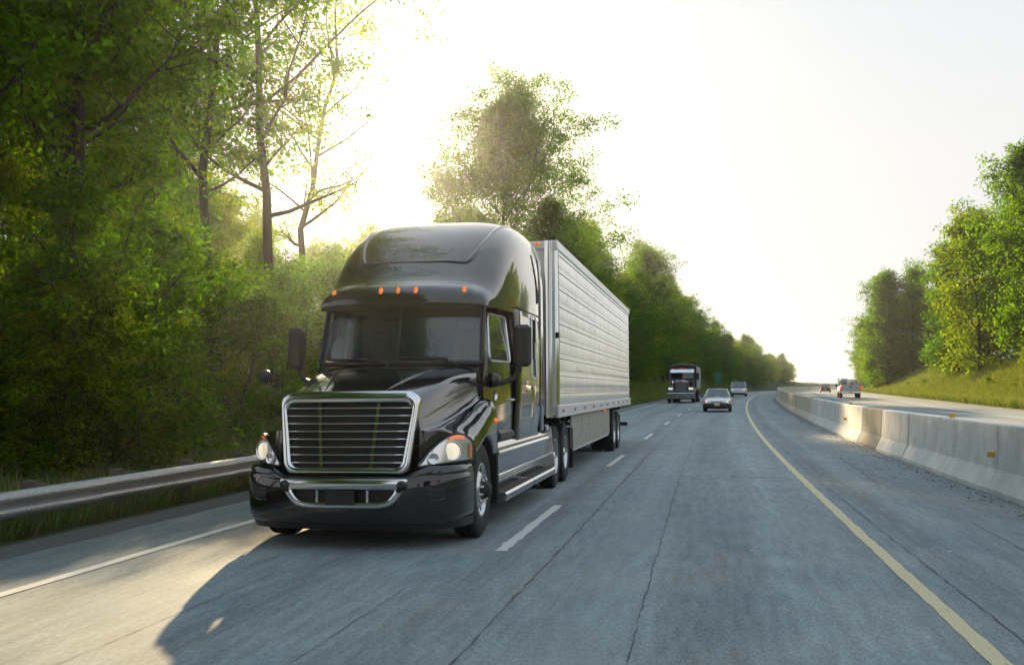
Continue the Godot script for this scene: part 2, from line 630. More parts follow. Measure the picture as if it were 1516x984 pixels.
func build_markings() -> void:
	var road := get_node("carriageway")
	var road2 := get_node("opposite_carriageway")
	var nz := noise(0.35, 4, 71)
	obj("edge_line", ragged(-20.0, 420.0, -5.62, 0.13, 0.012, nz, 1.0), mat.marking_white, road)
	obj("yellow_line", ragged(-20.0, 420.0, 1.74, 0.125, 0.02, nz, 0.25), mat.marking_yellow, road)
	# wear bites: dark tar showing through the yellow line
	var r := RandomNumberGenerator.new()
	r.seed = 5
	for i in 12:
		var d := 6.0 + pow(float(i) / 12.0, 1.4) * 60.0 + r.randf() * 0.6
		var l := 1.74 + r.randf_range(-0.045, 0.045)
		crack([Vector2(l, d), Vector2(l + r.randf_range(-0.03, 0.03), d + r.randf_range(0.2, 0.7))], 0.010, 100 + i, "worn_spot", mat.tar, road, 0.008)
	# the broken line between the lanes: 3.05 m marks, 12.2 m apart
	var d0 := -1.0
	var k := 0
	while d0 < 330.0:
		obj("lane_dash", ragged(d0, d0 + (4.4 if k == 1 else 4.0), -2.02, 0.12, 0.03, nz, 0.1 if d0 < 60.0 else 0.6), mat.marking_white, road)
		d0 += 12.2 if k > 0 else 11.9
		k += 1
	# joints, cracks and scrapes
	crack([Vector2(-0.46, -4.0), Vector2(-0.44, 12.0), Vector2(-0.42, 40.0), Vector2(-0.40, 90.0)], 0.011, 3, "joint_crack", mat.tar, road)
	crack([Vector2(-1.52, 3.0), Vector2(-1.42, 12.0), Vector2(-1.40, 24.0), Vector2(-1.44, 48.0), Vector2(-1.40, 80.0)], 0.016, 4, "joint_crack", mat.tar, road)
	crack([Vector2(-2.5, -2.0), Vector2(-2.42, 9.0)], 0.006, 6, "joint_crack", mat.tar, road)
	crack([Vector2(-3.9, 0.0), Vector2(-3.8, 9.5)], 0.006, 7, "joint_crack", mat.tar, road)
	crack([Vector2(2.05, 2.0), Vector2(2.0, 20.0), Vector2(2.02, 45.0)], 0.014, 8, "joint_crack", mat.tar, road)
	crack([Vector2(3.1, 7.0), Vector2(3.2, 14.0)], 0.014, 9, "joint_crack", mat.tar, road)
	crack([Vector2(2.9, 19.0), Vector2(3.15, 27.0)], 0.025, 10, "joint_crack", mat.tar, road)
	for a in [[-1.4, 0.62, 20.3, 0.10], [0.4, 1.66, 20.0, 0.07], [-1.4, 0.0, 20.75, 0.05], [0.62, 1.6, 20.6, 0.05], [-0.2, 1.6, 43.5, 0.16], [-4.8, -1.5, 44.0, 0.12], [1.85, 2.4, 20.1, 0.05], [-5.4, -1.2, 62.0, 0.2]]:
		crack([Vector2(a[0], a[2]), Vector2(a[1], a[2] + 0.04)], a[3], int(a[2] * 10), "joint_scrape", mat.scuff, road)
	crack([Vector2(-1.5, 20.5), Vector2(1.6, 20.45)], 0.02, 15, "joint_crack", mat.tar, road, 0.008)
	for a in [[-1.75, 19.6], [-1.62, 19.7], [-0.86, 14.0], [0.47, 11.2], [-1.9, 24.5], [2.3, 13.0], [2.35, 15.2], [2.28, 17.1], [2.4, 11.4], [3.6, 22.0]]:
		crack([Vector2(a[0], a[1]), Vector2(a[0] + 0.07, a[1] + 0.06)], 0.06, int(a[1] * 31), "paint_fleck", mat.scuff, road, 0.006)
	# grit and litter swept against the foot of the barrier
	var grit := begin()
	for i in 2600:
		var d := 6.0 + 110.0 * pow(r.randf(), 1.5)
		var l := 4.28 - absf(r.randfn(0.0, 0.22))
		var sz := r.randf_range(0.004, 0.014)
		box(grit, spot(l, d, sz * 0.3), Vector3(sz * r.randf_range(0.7, 1.8), sz * 0.7, sz * r.randf_range(0.8, 2.4)), 0.0, Basis(Vector3.UP, r.randf() * TAU))
	var gg := obj("gravel", grit, mat.grit)
	gg.set_meta("kind", "stuff")
	tag(gg, "dark grit and debris along the foot of the concrete barrier", "gravel")
	# the far side
	obj("edge_line", ragged(-20.0, 420.0, 14.1, 0.13, 0.012, nz, 1.0), mat.marking_white, road2)
	obj("yellow_line", ragged(-20.0, 420.0, 6.3, 0.15, 0.012, nz, 1.0), mat.marking_yellow, road2)
	d0 = 3.0
	while d0 < 330.0:
		obj("lane_dash", ragged(d0, d0 + 3.0, 10.2, 0.12, 0.01, nz, 0.6), mat.marking_white, road2)
		d0 += 12.2

func barrier_mesh(len: float) -> Mesh:
	var prof := [Vector2(-0.30, -0.02), Vector2(-0.30, 0.075), Vector2(-0.285, 0.10), Vector2(-0.17, 0.32), Vector2(-0.155, 0.36), Vector2(-0.11, 1.035), Vector2(-0.095, 1.06), Vector2(0.095, 1.06), Vector2(0.11, 1.035), Vector2(0.155, 0.36), Vector2(0.17, 0.32), Vector2(0.285, 0.10), Vector2(0.30, 0.075), Vector2(0.30, -0.02)]
	var s := begin()
	var rings := []
	for z in [-len * 0.5, -len * 0.5 + 0.03, len * 0.5 - 0.03, len * 0.5]:
		var ring := []
		var k := 0.93 if absf(z) > len * 0.5 - 0.01 else 1.0
		for p in prof:
			ring.append(Vector3(p.x * k, p.y * (0.985 if k < 1.0 else 1.0), z))
		rings.append(ring)
	for ring in rings:
		ring.reverse()
	loft(s, rings, true, true)
	s.generate_normals()
	return s.commit()

func build_barrier() -> void:
	var pitch := 3.81
	var mesh := barrier_mesh(pitch - 0.02)
	var rf := begin()
	box(rf, Vector3.ZERO, Vector3(0.10, 0.085, 0.03), 0.008)
	rf.generate_normals()
	var amber_mesh := rf.commit()
	var words := {"concrete_white": "pale concrete barrier segment", "concrete_grey": "grey concrete barrier segment", "concrete_dark": "dark stained concrete barrier segment between paler ones", "concrete_sun_tan": "sunlight-tinted tan concrete barrier segment of the far run"}
	var r := RandomNumberGenerator.new()
	r.seed = 12
	for i in 104:
		var d := -6.95 + pitch * i
		var tone := "concrete_grey"
		if d > 18.0 and d < 26.5:
			tone = "concrete_white"
		elif d > 26.5 and d < 29.5:
			tone = "concrete_white"
		elif d >= 29.5 and d < 33.5:
			tone = "concrete_dark"
		elif d >= 33.5 and d < 50.0:
			tone = "concrete_white"
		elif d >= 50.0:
			tone = "concrete_sun_tan" if r.randf() < 0.8 else "concrete_grey"  # far run mostly tan, warm sunlight painted into the segments
		var more := ""
		if i in [7, 11, 15, 19]:
			more = " with an amber reflector on top" if i != 7 else " with amber reflectors on top and side"
		elif i == 12:
			more = " with an amber reflector on its side"
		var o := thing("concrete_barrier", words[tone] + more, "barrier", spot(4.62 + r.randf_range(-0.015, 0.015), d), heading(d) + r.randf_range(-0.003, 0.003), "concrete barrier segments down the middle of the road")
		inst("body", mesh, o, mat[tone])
		if i in [7, 8, 11, 12, 15, 19]:
			if i in [7, 11, 15, 19]:
				inst("top_reflector", amber_mesh, o, mat.marker_amber).position = Vector3(-0.02, 1.10, -pitch * 0.5 + 0.25)
			if i in [7, 12]:
				inst("side_reflector", amber_mesh, o, mat.marker_amber).position = Vector3(-0.19, 0.58, pitch * 0.5 - 0.12)

func build_guardrail() -> void:
	var rail := thing("guardrail", "galvanised steel w-beam guardrail on posts beside the wood", "guardrail", spot(-7.55, 0.0))
	var base := spot(-7.55, 0.0)
	# w-shaped beam, seen from the road
	var prof := [[0.0, 0.31], [0.02, 0.305], [0.055, 0.27], [0.08, 0.245], [0.08, 0.215], [0.055, 0.19], [0.0, 0.165], [-0.005, 0.155], [0.0, 0.145], [0.055, 0.12], [0.08, 0.095], [0.08, 0.065], [0.055, 0.04], [0.02, 0.005], [0.0, 0.0]]
	var seg := 3.81
	for k in 18:
		var s := begin(true)
		var rings := []
		for j in 5:
			var d := -14.0 + seg * k + seg * j / 4.0 + (0.12 if j == 4 else 0.0)
			var ring := []
			for p in prof:
				ring.append(spot(-7.52 + p[0] + 0.003 * (k % 2), d, 0.25 + p[1]) - base)
			rings.append(ring)
		loft(s, rings, false)
		obj("beam", s, mat.galvanised, rail)
	for i in 36:
		var d := -13.2 + 1.905 * i
		var s := begin()
		box(s, spot(-7.72, d, 0.19) - base, Vector3(0.15, 0.86, 0.11), 0.01)
		box(s, spot(-7.585, d, 0.42) - base, Vector3(0.11, 0.33, 0.10), 0.008)
		obj("post", s, mat.post_wood if i % 5 != 2 else mat.galvanised, rail)
# ---------------------------------------------------------------- wheels
# wheel meshes are turned about local x; outer face towards +x
func tyre_mesh(r: float, w: float) -> Mesh:
	var s := begin(true)
	var prof := [[r * 0.56, w * 0.42], [r * 0.60, w * 0.46], [r * 0.72, w * 0.50], [r * 0.84, w * 0.50], [r * 0.92, w * 0.475], [r * 0.965, w * 0.44], [r * 0.985, w * 0.40]]
	var n := 5
	for i in n:   # tread ribs with grooves between them
		var a: float = lerpf(0.40, -0.40, float(i) / n) * w
		var b: float = lerpf(0.40, -0.40, float(i + 1) / n) * w
		prof.append_array([[r, a - 0.004], [r, b + 0.010], [r - 0.014, b + 0.006], [r - 0.014, b]])
	for i in range(6, -1, -1):
		prof.append([[r * 0.56, w * 0.42], [r * 0.60, w * 0.46], [r * 0.72, w * 0.50], [r * 0.84, w * 0.50], [r * 0.92, w * 0.475], [r * 0.965, w * 0.44], [r * 0.985, w * 0.40]][i])
		prof[-1] = [prof[-1][0], -prof[-1][1]]
	lathe(s, prof, 44)
	s.generate_normals()
	return s.commit()

func truck_wheel(called: String, parent: Node, at: Vector3, side: float, r: float, w: float, front: bool, dual: bool) -> Node3D:
	var o := holder(called, parent, at)
	o.rotation.y = 0.0 if side > 0 else PI
	var key := "tyre%.2f_%.2f" % [r, w]
	if not mat.has(key):
		mat[key] = tyre_mesh(r, w)
	inst("tyre", mat[key], o, mat.rubber)
	if dual:
		inst("inner_tyre", mat[key], o, mat.rubber).position.x = -w - 0.06
	var s := begin(true)
	var rr := r * 0.565
	var e := w * 0.44
	var prof := [[rr - 0.005, e - 0.06], [rr + 0.012, e], [rr + 0.004, e + 0.006], [rr - 0.018, e], [rr - 0.03, e - 0.03]]
	if front:   # dished outwards
		prof.append_array([[rr - 0.045, e - 0.055], [rr - 0.07, e - 0.05], [rr * 0.62, e - 0.005], [rr * 0.50, e + 0.01], [rr * 0.44, e + 0.012], [rr * 0.30, e + 0.01]])
	else:       # deep dish
		prof.append_array([[rr - 0.04, e - 0.10], [rr - 0.05, e - 0.155], [rr * 0.72, e - 0.175], [rr * 0.5, e - 0.165], [rr * 0.36, e - 0.16]])
	lathe(s, prof, 40)
	obj("rim", s, mat.polished_alloy, o)
	var hub := begin(true)
	var hx := e + 0.01 if front else e - 0.16
	lathe(hub, [[rr * 0.36, hx - 0.01], [rr * 0.34, hx + 0.03], [rr * 0.30, hx + 0.05], [rr * 0.28, hx + (0.075 if front else 0.12)], [rr * 0.22, hx + (0.095 if front else 0.15)], [0.001, hx + (0.10 if front else 0.155)]], 24)
	obj("hub", hub, mat.chassis if front else mat.chrome, o)
	var nuts := begin()
	for k in 10:
		var a := TAU * k / 10.0
		box(nuts, Vector3(hx + 0.015, cos(a) * rr * 0.46, sin(a) * rr * 0.46), Vector3(0.05, 0.03, 0.03), 0.006, Basis(Vector3.RIGHT, a))
	obj("wheel_nuts", nuts, mat.chrome, o)
	if front:
		var hand := begin()
		for k in 10:
			var a := TAU * (k + 0.5) / 10.0
			var c := Vector3(e - 0.028, cos(a) * rr * 0.77, sin(a) * rr * 0.77)
			lathe(hand, [[0.001, 0.004], [0.026, 0.004], [0.028, -0.004]], 10, Transform3D(Basis.IDENTITY, c))
		obj("hand_hole_shade", hand, mat.chassis, o)  # dark discs painted on for the shade inside the holes
	return o

# ---------------------------------------------------------------- the black tractor
func mir(p: Vector3, sx: float) -> Vector3:
	return Vector3(p.x * sx, p.y, p.z)

func hood_front_z(x: float) -> float:
	return -0.20 - 0.58 * pow(clampf((absf(x) - 0.72) / 0.515, 0.0, 1.0), 1.7) - 0.05 * pow(clampf(absf(x) / 0.72, 0.0, 1.0), 2.0)

func hood_half(v: float) -> Array:
	var top := lerpf(1.575, 1.945, v) + 0.05 * sin(PI * v)
	var w := lerpf(0.735, 1.0, pow(v, 0.9))
	var yf := curve_table([[0.0, 1.185], [0.3, 1.275], [0.6, 1.385], [1.0, 1.52]], v)
	var o := []
	var pts := [[0.0, top], [w * 0.35, top - 0.004], [w * 0.62, top - 0.014], [w * 0.80, top - 0.030], [w * 0.90, top - 0.052], [w * 0.96, top - 0.085], [w * 0.99, top - 0.13], [w + 0.004, top - 0.19]]
	var sh := top - 0.19
	pts.append([w + 0.01, lerpf(sh, yf + 0.07, 0.55)])
	pts.append([w + 0.018, yf + 0.075])
	pts.append([w + 0.032, yf + 0.03])
	pts.append([lerpf(w + 0.032, 1.215, 0.22), yf + 0.008])
	pts.append([lerpf(w + 0.032, 1.215, 0.50), yf])
	pts.append([lerpf(w + 0.032, 1.215, 0.78), yf - 0.022])
	pts.append([1.195, yf - 0.065])
	pts.append([1.222, yf - 0.13])
	pts.append([1.232, yf - 0.20])
	for p in pts:
		o.append(Vector3(p[0], p[1], lerpf(hood_front_z(p[0]), -2.02, v)))
	var ze: float = lerpf(hood_front_z(1.235), -2.02, v)
	var arch: float = 0.52 + sqrt(maxf(0.0, 0.61 * 0.61 - (ze + 1.27) * (ze + 1.27)))
	var low := maxf(0.875, arch)
	low = minf(low, yf - 0.22)
	o.append(Vector3(1.236, lerpf(yf - 0.20, low, 0.5), ze))
	o.append(Vector3(1.238, low + 0.012, ze))
	o.append(Vector3(1.225, low, ze))
	return o

func hood_point(x: float, v: float) -> Vector3:   # on the top surface of the hood
	var h := hood_half(v)
	for i in h.size() - 1:
		if absf(x) <= h[i + 1].x:
			var k: float = (absf(x) - h[i].x) / maxf(h[i + 1].x - h[i].x, 1e-5)
			var p: Vector3 = h[i].lerp(h[i + 1], k)
			return Vector3(x, p.y, p.z)
	return h[-1]

func plan_z(x: float) -> float:   # bumper in plan
	return curve_table([[0.0, 0.0], [0.4, -0.012], [0.7, -0.045], [0.9, -0.105], [1.05, -0.20], [1.15, -0.32], [1.21, -0.47], [1.238, -0.70]], absf(x))

func cab_x(y: float) -> float:   # half width of the cab door
	return curve_table([[0.9, 1.13], [1.3, 1.165], [1.9, 1.15], [2.3, 1.105], [2.75, 1.05]], y)

func screen_point(u: float, v: float) -> Vector3:   # windscreen, u -1..1, v 0..1 upwards
	var w := lerpf(1.02, 1.0, v)
	return Vector3(u * w, lerpf(1.955, 2.69, v), lerpf(-2.16, -2.42, v) + 0.17 * (1.0 - u * u * absf(u)))

const ROOF := [[-2.020, 2.700, 1.040], [-2.030, 2.780, 1.055], [-2.080, 2.860, 1.070], [-2.200, 2.930, 1.085], [-2.360, 2.975, 1.100], [-2.480, 3.020, 1.110], [-2.660, 3.165, 1.125], [-2.900, 3.335, 1.145], [-3.200, 3.570, 1.165], [-3.550, 3.760, 1.185], [-3.857, 3.900, 1.200], [-4.188, 4.000, 1.210], [-4.629, 4.075, 1.215], [-5.144, 4.115, 1.215], [-5.475, 4.120, 1.215], [-5.600, 4.100, 1.205]]
func roof_at(z: float, c: int) -> float:
	var t := []
	for r in ROOF:
		t.append([-r[0], r[c]])
	return curve_table(t, -z)
func roof_section(z: float, n: int) -> Array:
	var base := 2.66
	var top := roof_at(z, 1)
	var w := roof_at(z, 2)
	var e := lerpf(3.0, 4.8, clampf((-z - 2.0) / 1.3, 0.0, 1.0))
	var ring := []
	for k in n + 1:
		var a := PI * k / n
		var cx: float = signf(cos(a)) * pow(absf(cos(a)), 2.0 / e)
		var sy: float = pow(absf(sin(a)), 2.0 / e)
		var bow: float = 0.20 * pow(absf(cx), 2.6) * clampf(1.0 - (-z - 2.0) / 1.6, 0.0, 1.0)
		ring.append(Vector3(cx * w, base + (top - base) * sy, z - bow))
	return ring
func roof_y(x: float, z: float) -> float:
	var w := roof_at(z, 2)
	var e := lerpf(3.0, 4.8, clampf((-z - 2.0) / 1.3, 0.0, 1.0))
	return 2.66 + (roof_at(z, 1) - 2.66) * pow(maxf(0.0, 1.0 - pow(absf(x) / w, e)), 1.0 / e)

func build_tractor() -> void:
	var t := thing("semi_truck", "black long-nose highway tractor with chrome grille and lit headlights", "truck", Vector3(-3.60, 0, -10.7), deg_to_rad(-0.4))
	var s: SurfaceTool
	# ---- hood and fenders, one moulded piece
	s = begin(true)
	var rings := []
	for i in 41:
		var v := i / 40.0
		var h := hood_half(v)
		var ring := []
		for k in range(h.size() - 1, 0, -1):
			ring.append(mir(h[k], -1))
		ring.append_array(h)
		rings.append(ring)
	loft(s, rings, false)
	var hood := obj("hood", s, mat.black_paint, t)
	for sx in [-1.0, 1.0]:
		# nose below the fender edge, behind the headlamp
		s = begin(true)
		var h0 := hood_half(0.0)
		rings = []
		for k in range(9, h0.size()):
			var p: Vector3 = mir(h0[k], sx)
			rings.append([p, p.lerp(Vector3(p.x, 0.83, p.z), 0.5) + Vector3(0, 0, 0.015), Vector3(p.x, 0.83, p.z + 0.02)])
		loft(s, rings, false)
		obj("nose_panel", s, mat.black_paint, hood)
		# raised ridges on the hood
		s = begin(true)
		var pts := []
		for k in 13:
			var v := lerpf(0.10, 0.97, k / 12.0)
			pts.append(hood_point(sx * lerpf(0.33, 0.66, k / 12.0), v) + Vector3(0, -0.004, 0))
		var rad := []
		for k in 13:
			rad.append(0.020 * sin(PI * clampf((k + 0.3) / 12.6, 0.0, 1.0)) + 0.004)
		tube(s, pts, rad, 10)
		obj("hood_ridge", s, mat.black_paint, hood)
		# wheel-arch lip and inner arch
		s = begin(true)
		rings = []
		for k in 21:
			var a := lerpf(0.12, PI * 0.98, k / 20.0)
			var c := Vector3(0, 0.53, -1.27)
			rings.append([c + Vector3(sx * 1.22, sin(a) * 0.60, cos(a) * 0.60), c + Vector3(sx * 0.75, sin(a) * 0.60, cos(a) * 0.60)])
		loft(s, rings, false)
		obj("wheel_arch", s, mat.black_plastic, t)
		# headlamp
		headlamp(t, sx)
	# chrome badge strip and centre seam on the hood
	s = begin()
	box(s, hood_point(0.0, 0.05) + Vector3(0.0, 0.010, 0.0), Vector3(0.30, 0.022, 0.05), 0.008, Basis(Vector3.RIGHT, -0.2))
	obj("badge", s, mat.chrome, hood)
	# ---- grille
	build_grille(t)
	# ---- bumper
	build_bumper(t)
	# ---- windscreen
	for sx in [-1.0, 1.0]:
		s = begin(true)
		grid(s, 10, 6, func(a: float, b: float) -> Vector3: return screen_point(sx * lerpf(0.012, 0.985, a), lerpf(0.01, 0.985, b)))
		obj("windscreen", s, mat.glass, t)
	s = begin(true)
	var loop := []
	for k in 13: loop.append(screen_point(lerpf(-1, 1, k / 12.0), 0.0))
	for k in range(1, 5): loop.append(screen_point(1.0, k / 5.0))
	for k in 13: loop.append(screen_point(lerpf(1, -1, k / 12.0), 1.0))
	for k in range(4, 0, -1): loop.append(screen_point(-1.0, k / 5.0))
	loop.append(loop[0])
	tube(s, loop, 0.032, 8, false)
	tube(s, [screen_point(0, 0), screen_point(0, 0.33), screen_point(0, 0.66), screen_point(0, 1)], 0.014, 8)
	obj("windscreen_frame", s, mat.black_plastic, t)
	# cowl between hood and glass
	s = begin(true)
	grid(s, 16, 2, func(a: float, b: float) -> Vector3:
		var u := lerpf(-1.0, 1.0, a)
		var p := screen_point(u, 0.0)
		var f := hood_point(clampf(u * 0.98, -0.98, 0.98), 0.985)
		return f.lerp(p + Vector3(0, -0.02, -0.02), b) + Vector3(0, -0.012, 0))
	obj("cowl", s, mat.black_plastic, t)
	for w in [[-0.92, -0.22, 0.07], [-0.02, 0.62, 0.09]]:
		s = begin(true)
		var a := screen_point(w[0], w[2] + 0.02) + Vector3(0, 0.0, 0.035)
		var b := screen_point(w[1], w[2]) + Vector3(0, 0.0, 0.035)
		var mid := screen_point((w[0] + w[1]) * 0.5, w[2] + 0.01) + Vector3(0, 0, 0.04)
		tube(s, [a, mid, b], 0.011, 6)
		var piv := screen_point(w[1] + 0.12, -0.03) + Vector3(0, 0.0, 0.05)
		tube(s, [mid.lerp(b, 0.3) + Vector3(0, 0, 0.012), b.lerp(piv, 0.6) + Vector3(0, 0, 0.012), piv], [0.008, 0.011, 0.016], 6)
		obj("wiper", s, mat.black_plastic, t)
	# ---- roof fairing with its visor edge
	s = begin(true)
	rings = []
	for r in ROOF:
		rings.append(roof_section(r[0], 40))
	loft(s, rings, false)
	var roof := obj("roof_fairing", s, mat.black_paint, t)
	s = begin(true)
	var lip := roof_section(-2.02, 40)
	var under := []
	for p in lip:
		under.append(Vector3(p.x * 0.985, 2.655, p.z - 0.40))
	var lip2 := []
	for p in lip:
		lip2.append(p + Vector3(0, -0.035, -0.004))
	loft(s, [lip, lip2, under], false)
	obj("visor_underside", s, mat.black_plastic, roof)
	s = begin(true)      # back face
	var back := roof_section(-5.60, 40)
	rings = [back, []]
	for p in back:
		rings[1].append(Vector3(p.x, 2.66, p.z))
	loft(s, rings, false)
	obj("roof_back", s, mat.black_paint, roof)
	# the pressed u-shaped edge on the fairing
	s = begin(true)
	var path := []
	for k in 49:
		var a := lerpf(-1.0, 1.0, k / 48.0)
		var x: float
		var z: float
		if absf(a) < 0.45:
			x = a / 0.45 * 0.60
			z = -2.86
		else:
			var e := (absf(a) - 0.45) / 0.55
			x = signf(a) * (0.60 + 0.22 * sin(minf(e * 2.2, 1.0) * PI * 0.5) + 0.10 * e)
			z = -2.86 - 0.20 * (1.0 - cos(minf(e * 2.2, 1.0) * PI * 0.5)) - 1.75 * maxf(e - 0.12, 0.0)
		path.append(Vector3(x, roof_y(x, z) - 0.022, z))
	tube(s, path, 0.036, 12)
	obj("fairing_ridge", s, mat.black_paint, roof)
	# clearance lamps
	for x in [-0.88, -0.22, 0.0, 0.22, 0.80]:
		s = begin(true)
		var zl := -2.02
		while roof_y(x, zl) < 2.845 and zl > -2.6:
			zl -= 0.005
		zl -= 0.20 * pow(absf(x) / roof_at(zl, 2), 2.6) * clampf(1.0 - (-zl - 2.0) / 1.6, 0.0, 1.0)
		lathe(s, [[0.001, 0.036], [0.016, 0.034], [0.027, 0.022], [0.034, 0.0]], 14, Transform3D(Basis(Vector3.UP, -PI / 2.0).scaled_local(Vector3(1, 1.5, 0.85)), Vector3(x, 2.845, zl - 0.006)))
		obj("clearance_lamp", s, mat.amber_lit, roof)
	# ---- cab: doors, pillars, sleeper box
	for sx in [-1.0, 1.0]:
		build_cab_side(t, sx)
	s = begin()
	box(s, Vector3(0, 0.93, -3.75), Vector3(2.2, 0.08, 3.6))
	box(s, Vector3(0, 1.82, -5.56), Vector3(2.38, 1.75, 0.05))
	box(s, Vector3(0, 1.8, -3.95), Vector3(2.1, 1.7, 0.04))  # added divider, keeps the cab interior dark behind the seats
	box(s, Vector3(0, 1.45, -2.10), Vector3(2.0, 0.9, 0.05))
	box(s, Vector3(0, 2.70, -3.9), Vector3(2.05, 0.04, 3.0))
	obj("cab_shell", s, mat.cab_trim, t)
	# dashboard, wheel and seats seen through the glass
	s = begin()
	box(s, Vector3(0, 1.86, -2.48), Vector3(1.95, 0.16, 0.55), 0.05)
	obj("dashboard", s, mat.cab_trim, t)
	s = begin(true)
	var ringp := []
	for k in 25:
		var a := TAU * k / 24.0
		ringp.append(Vector3(0.55 + cos(a) * 0.23, 2.02 + sin(a) * 0.20, -2.78 + sin(a) * 0.11))
	tube(s, ringp, 0.018, 8, false)
	tube(s, [Vector3(0.33, 2.02, -2.78), Vector3(0.55, 2.0, -2.74), Vector3(0.77, 2.02, -2.78)], 0.02, 8)
	obj("steering_wheel", s, mat.seat_cloth, t)
	for x in [-0.55, 0.55]:
		s = begin()
		box(s, Vector3(x, 1.62, -3.25), Vector3(0.52, 0.16, 0.52), 0.06)
		box(s, Vector3(x, 2.02, -3.5), Vector3(0.50, 0.75, 0.15), 0.06, Basis(Vector3.RIGHT, 0.12))
		box(s, Vector3(x, 2.48, -3.53), Vector3(0.27, 0.18, 0.10), 0.04)
		obj("seat", s, mat.seat_cloth, t)
	# ---- mirrors
	for sx in [-1.0, 1.0]:
		var m := holder("mirror", t)
		s = begin()
		box(s, Vector3(sx * 1.47, 2.175, -2.50), Vector3(0.225, 0.52, 0.14), 0.045, Basis(Vector3.UP, sx * 0.12))
		obj("mirror_housing", s, mat.black_plastic, m)
		s = begin()
		box(s, Vector3(sx * 1.47, 2.22, -2.574), Vector3(0.18, 0.34, 0.006), 0.002, Basis(Vector3.UP, sx * 0.12))
		obj("mirror_glass", s, mat.chrome, m)
		s = begin(true)
		tube(s, [Vector3(sx * 1.10, 1.74, -2.42), Vector3(sx * 1.22, 1.72, -2.45), Vector3(sx * 1.36, 1.77, -2.49), Vector3(sx * 1.43, 1.86, -2.50), Vector3(sx * 1.45, 1.97, -2.50)], [0.06, 0.04, 0.032, 0.030, 0.032], 10)
		obj("mirror_arm", s, mat.black_plastic, m)
		s = begin(true)
		lathe(s, [[0.001, 0.05], [0.07, 0.045], [0.10, 0.015], [0.11, -0.03]], 18, Transform3D(Basis(Vector3.UP, 0.0 if sx > 0 else PI).scaled_local(Vector3(1, 0.8, 1)), Vector3(sx * 1.15, 1.75, -2.42)))
		obj("mirror_foot", s, mat.black_plastic, m)
	var hm := holder("hood_mirror", t)
	s = begin(true)
	tube(s, [Vector3(-0.80, 1.36, -0.55), Vector3(-0.92, 1.58, -0.70), Vector3(-1.08, 1.64, -0.80), Vector3(-1.20, 1.69, -0.88), Vector3(-1.225, 1.76, -0.90)], 0.010, 8)
	obj("mirror_arm", s, mat.black_plastic, hm)
	s = begin(true)
	lathe(s, [[0.001, 0.05], [0.045, 0.042], [0.072, 0.02], [0.078, 0.0], [0.07, -0.01], [0.001, -0.012]], 20, Transform3D(Basis(Vector3.UP, -PI / 2.0 + 0.25), Vector3(-1.225, 1.80, -0.90)))
	obj("mirror_housing", s, mat.black_plastic, hm)
	# ---- tanks, steps and chassis fairing
	for sx in [-1.0, 1.0]:
		build_fairing(t, sx)
	# ---- chassis
	s = begin()
	for sx in [-1.0, 1.0]:
		box(s, Vector3(sx * 0.43, 0.86, -5.2), Vector3(0.09, 0.28, 8.8), 0.01)
	for z in [-3.0, -5.0, -6.8, -8.05, -9.4]:
		box(s, Vector3(0, 0.86, z), Vector3(0.8, 0.22, 0.14))
	box(s, Vector3(0, 0.62, -1.25), Vector3(1.9, 0.14, 0.16), 0.02)
	obj("frame", s, mat.chassis, t)
	s = begin(true)
	for z in [-7.4, -8.7]:
		tube(s, [Vector3(-0.9, 0.52, z), Vector3(-0.3, 0.52, z), Vector3(0, 0.52, z), Vector3(0.3, 0.52, z), Vector3(0.9, 0.52, z)], [0.09, 0.11, 0.24, 0.11, 0.09], 12)
	obj("axle", s, mat.chassis, t)
	s = begin()
	box(s, Vector3(0, 1.08, -8.1), Vector3(0.95, 0.10, 0.95), 0.03)
	box(s, Vector3(0, 1.02, -6.75), Vector3(0.9, 0.03, 0.7), 0.01)
	obj("fifth_wheel", s, mat.chassis, t)
	s = begin()
	box(s, Vector3(0, 0.95, -1.1), Vector3(0.85, 0.95, 1.3), 0.1)
	obj("engine", s, mat.chassis, t)
	for sx in [-1.0, 1.0]:
		s = begin()
		box(s, Vector3(sx * 0.95, 0.55, -9.5), Vector3(0.58, 0.75, 0.015))
		obj("mudflap", s, mat.rubber, t)
	# brake lines hanging behind the sleeper
	for k in 3:
		s = begin(true)
		var pts := []
		for i in 13:
			var a := i / 12.0
			pts.append(Vector3(0.35 + 0.12 * k + 0.25 * a, 2.05 - 0.75 * sin(PI * a) + 0.5 * a + 0.04 * k, -5.66 - 1.62 * a))
		tube(s, pts, 0.016, 6)
		obj("brake_line", s, [mat.red_lens, mat.black_plastic, mat.navy_paint][k], t)
	# ---- wheels
	for sx in [-1.0, 1.0]:
		truck_wheel("wheel", t, Vector3(sx * 1.075, 0.515, -1.25), sx, 0.515, 0.29, true, false)
		for z in [-7.4, -8.7]:
			truck_wheel("wheel", t, Vector3(sx * 1.075, 0.515, z), sx, 0.515, 0.28, false, true)

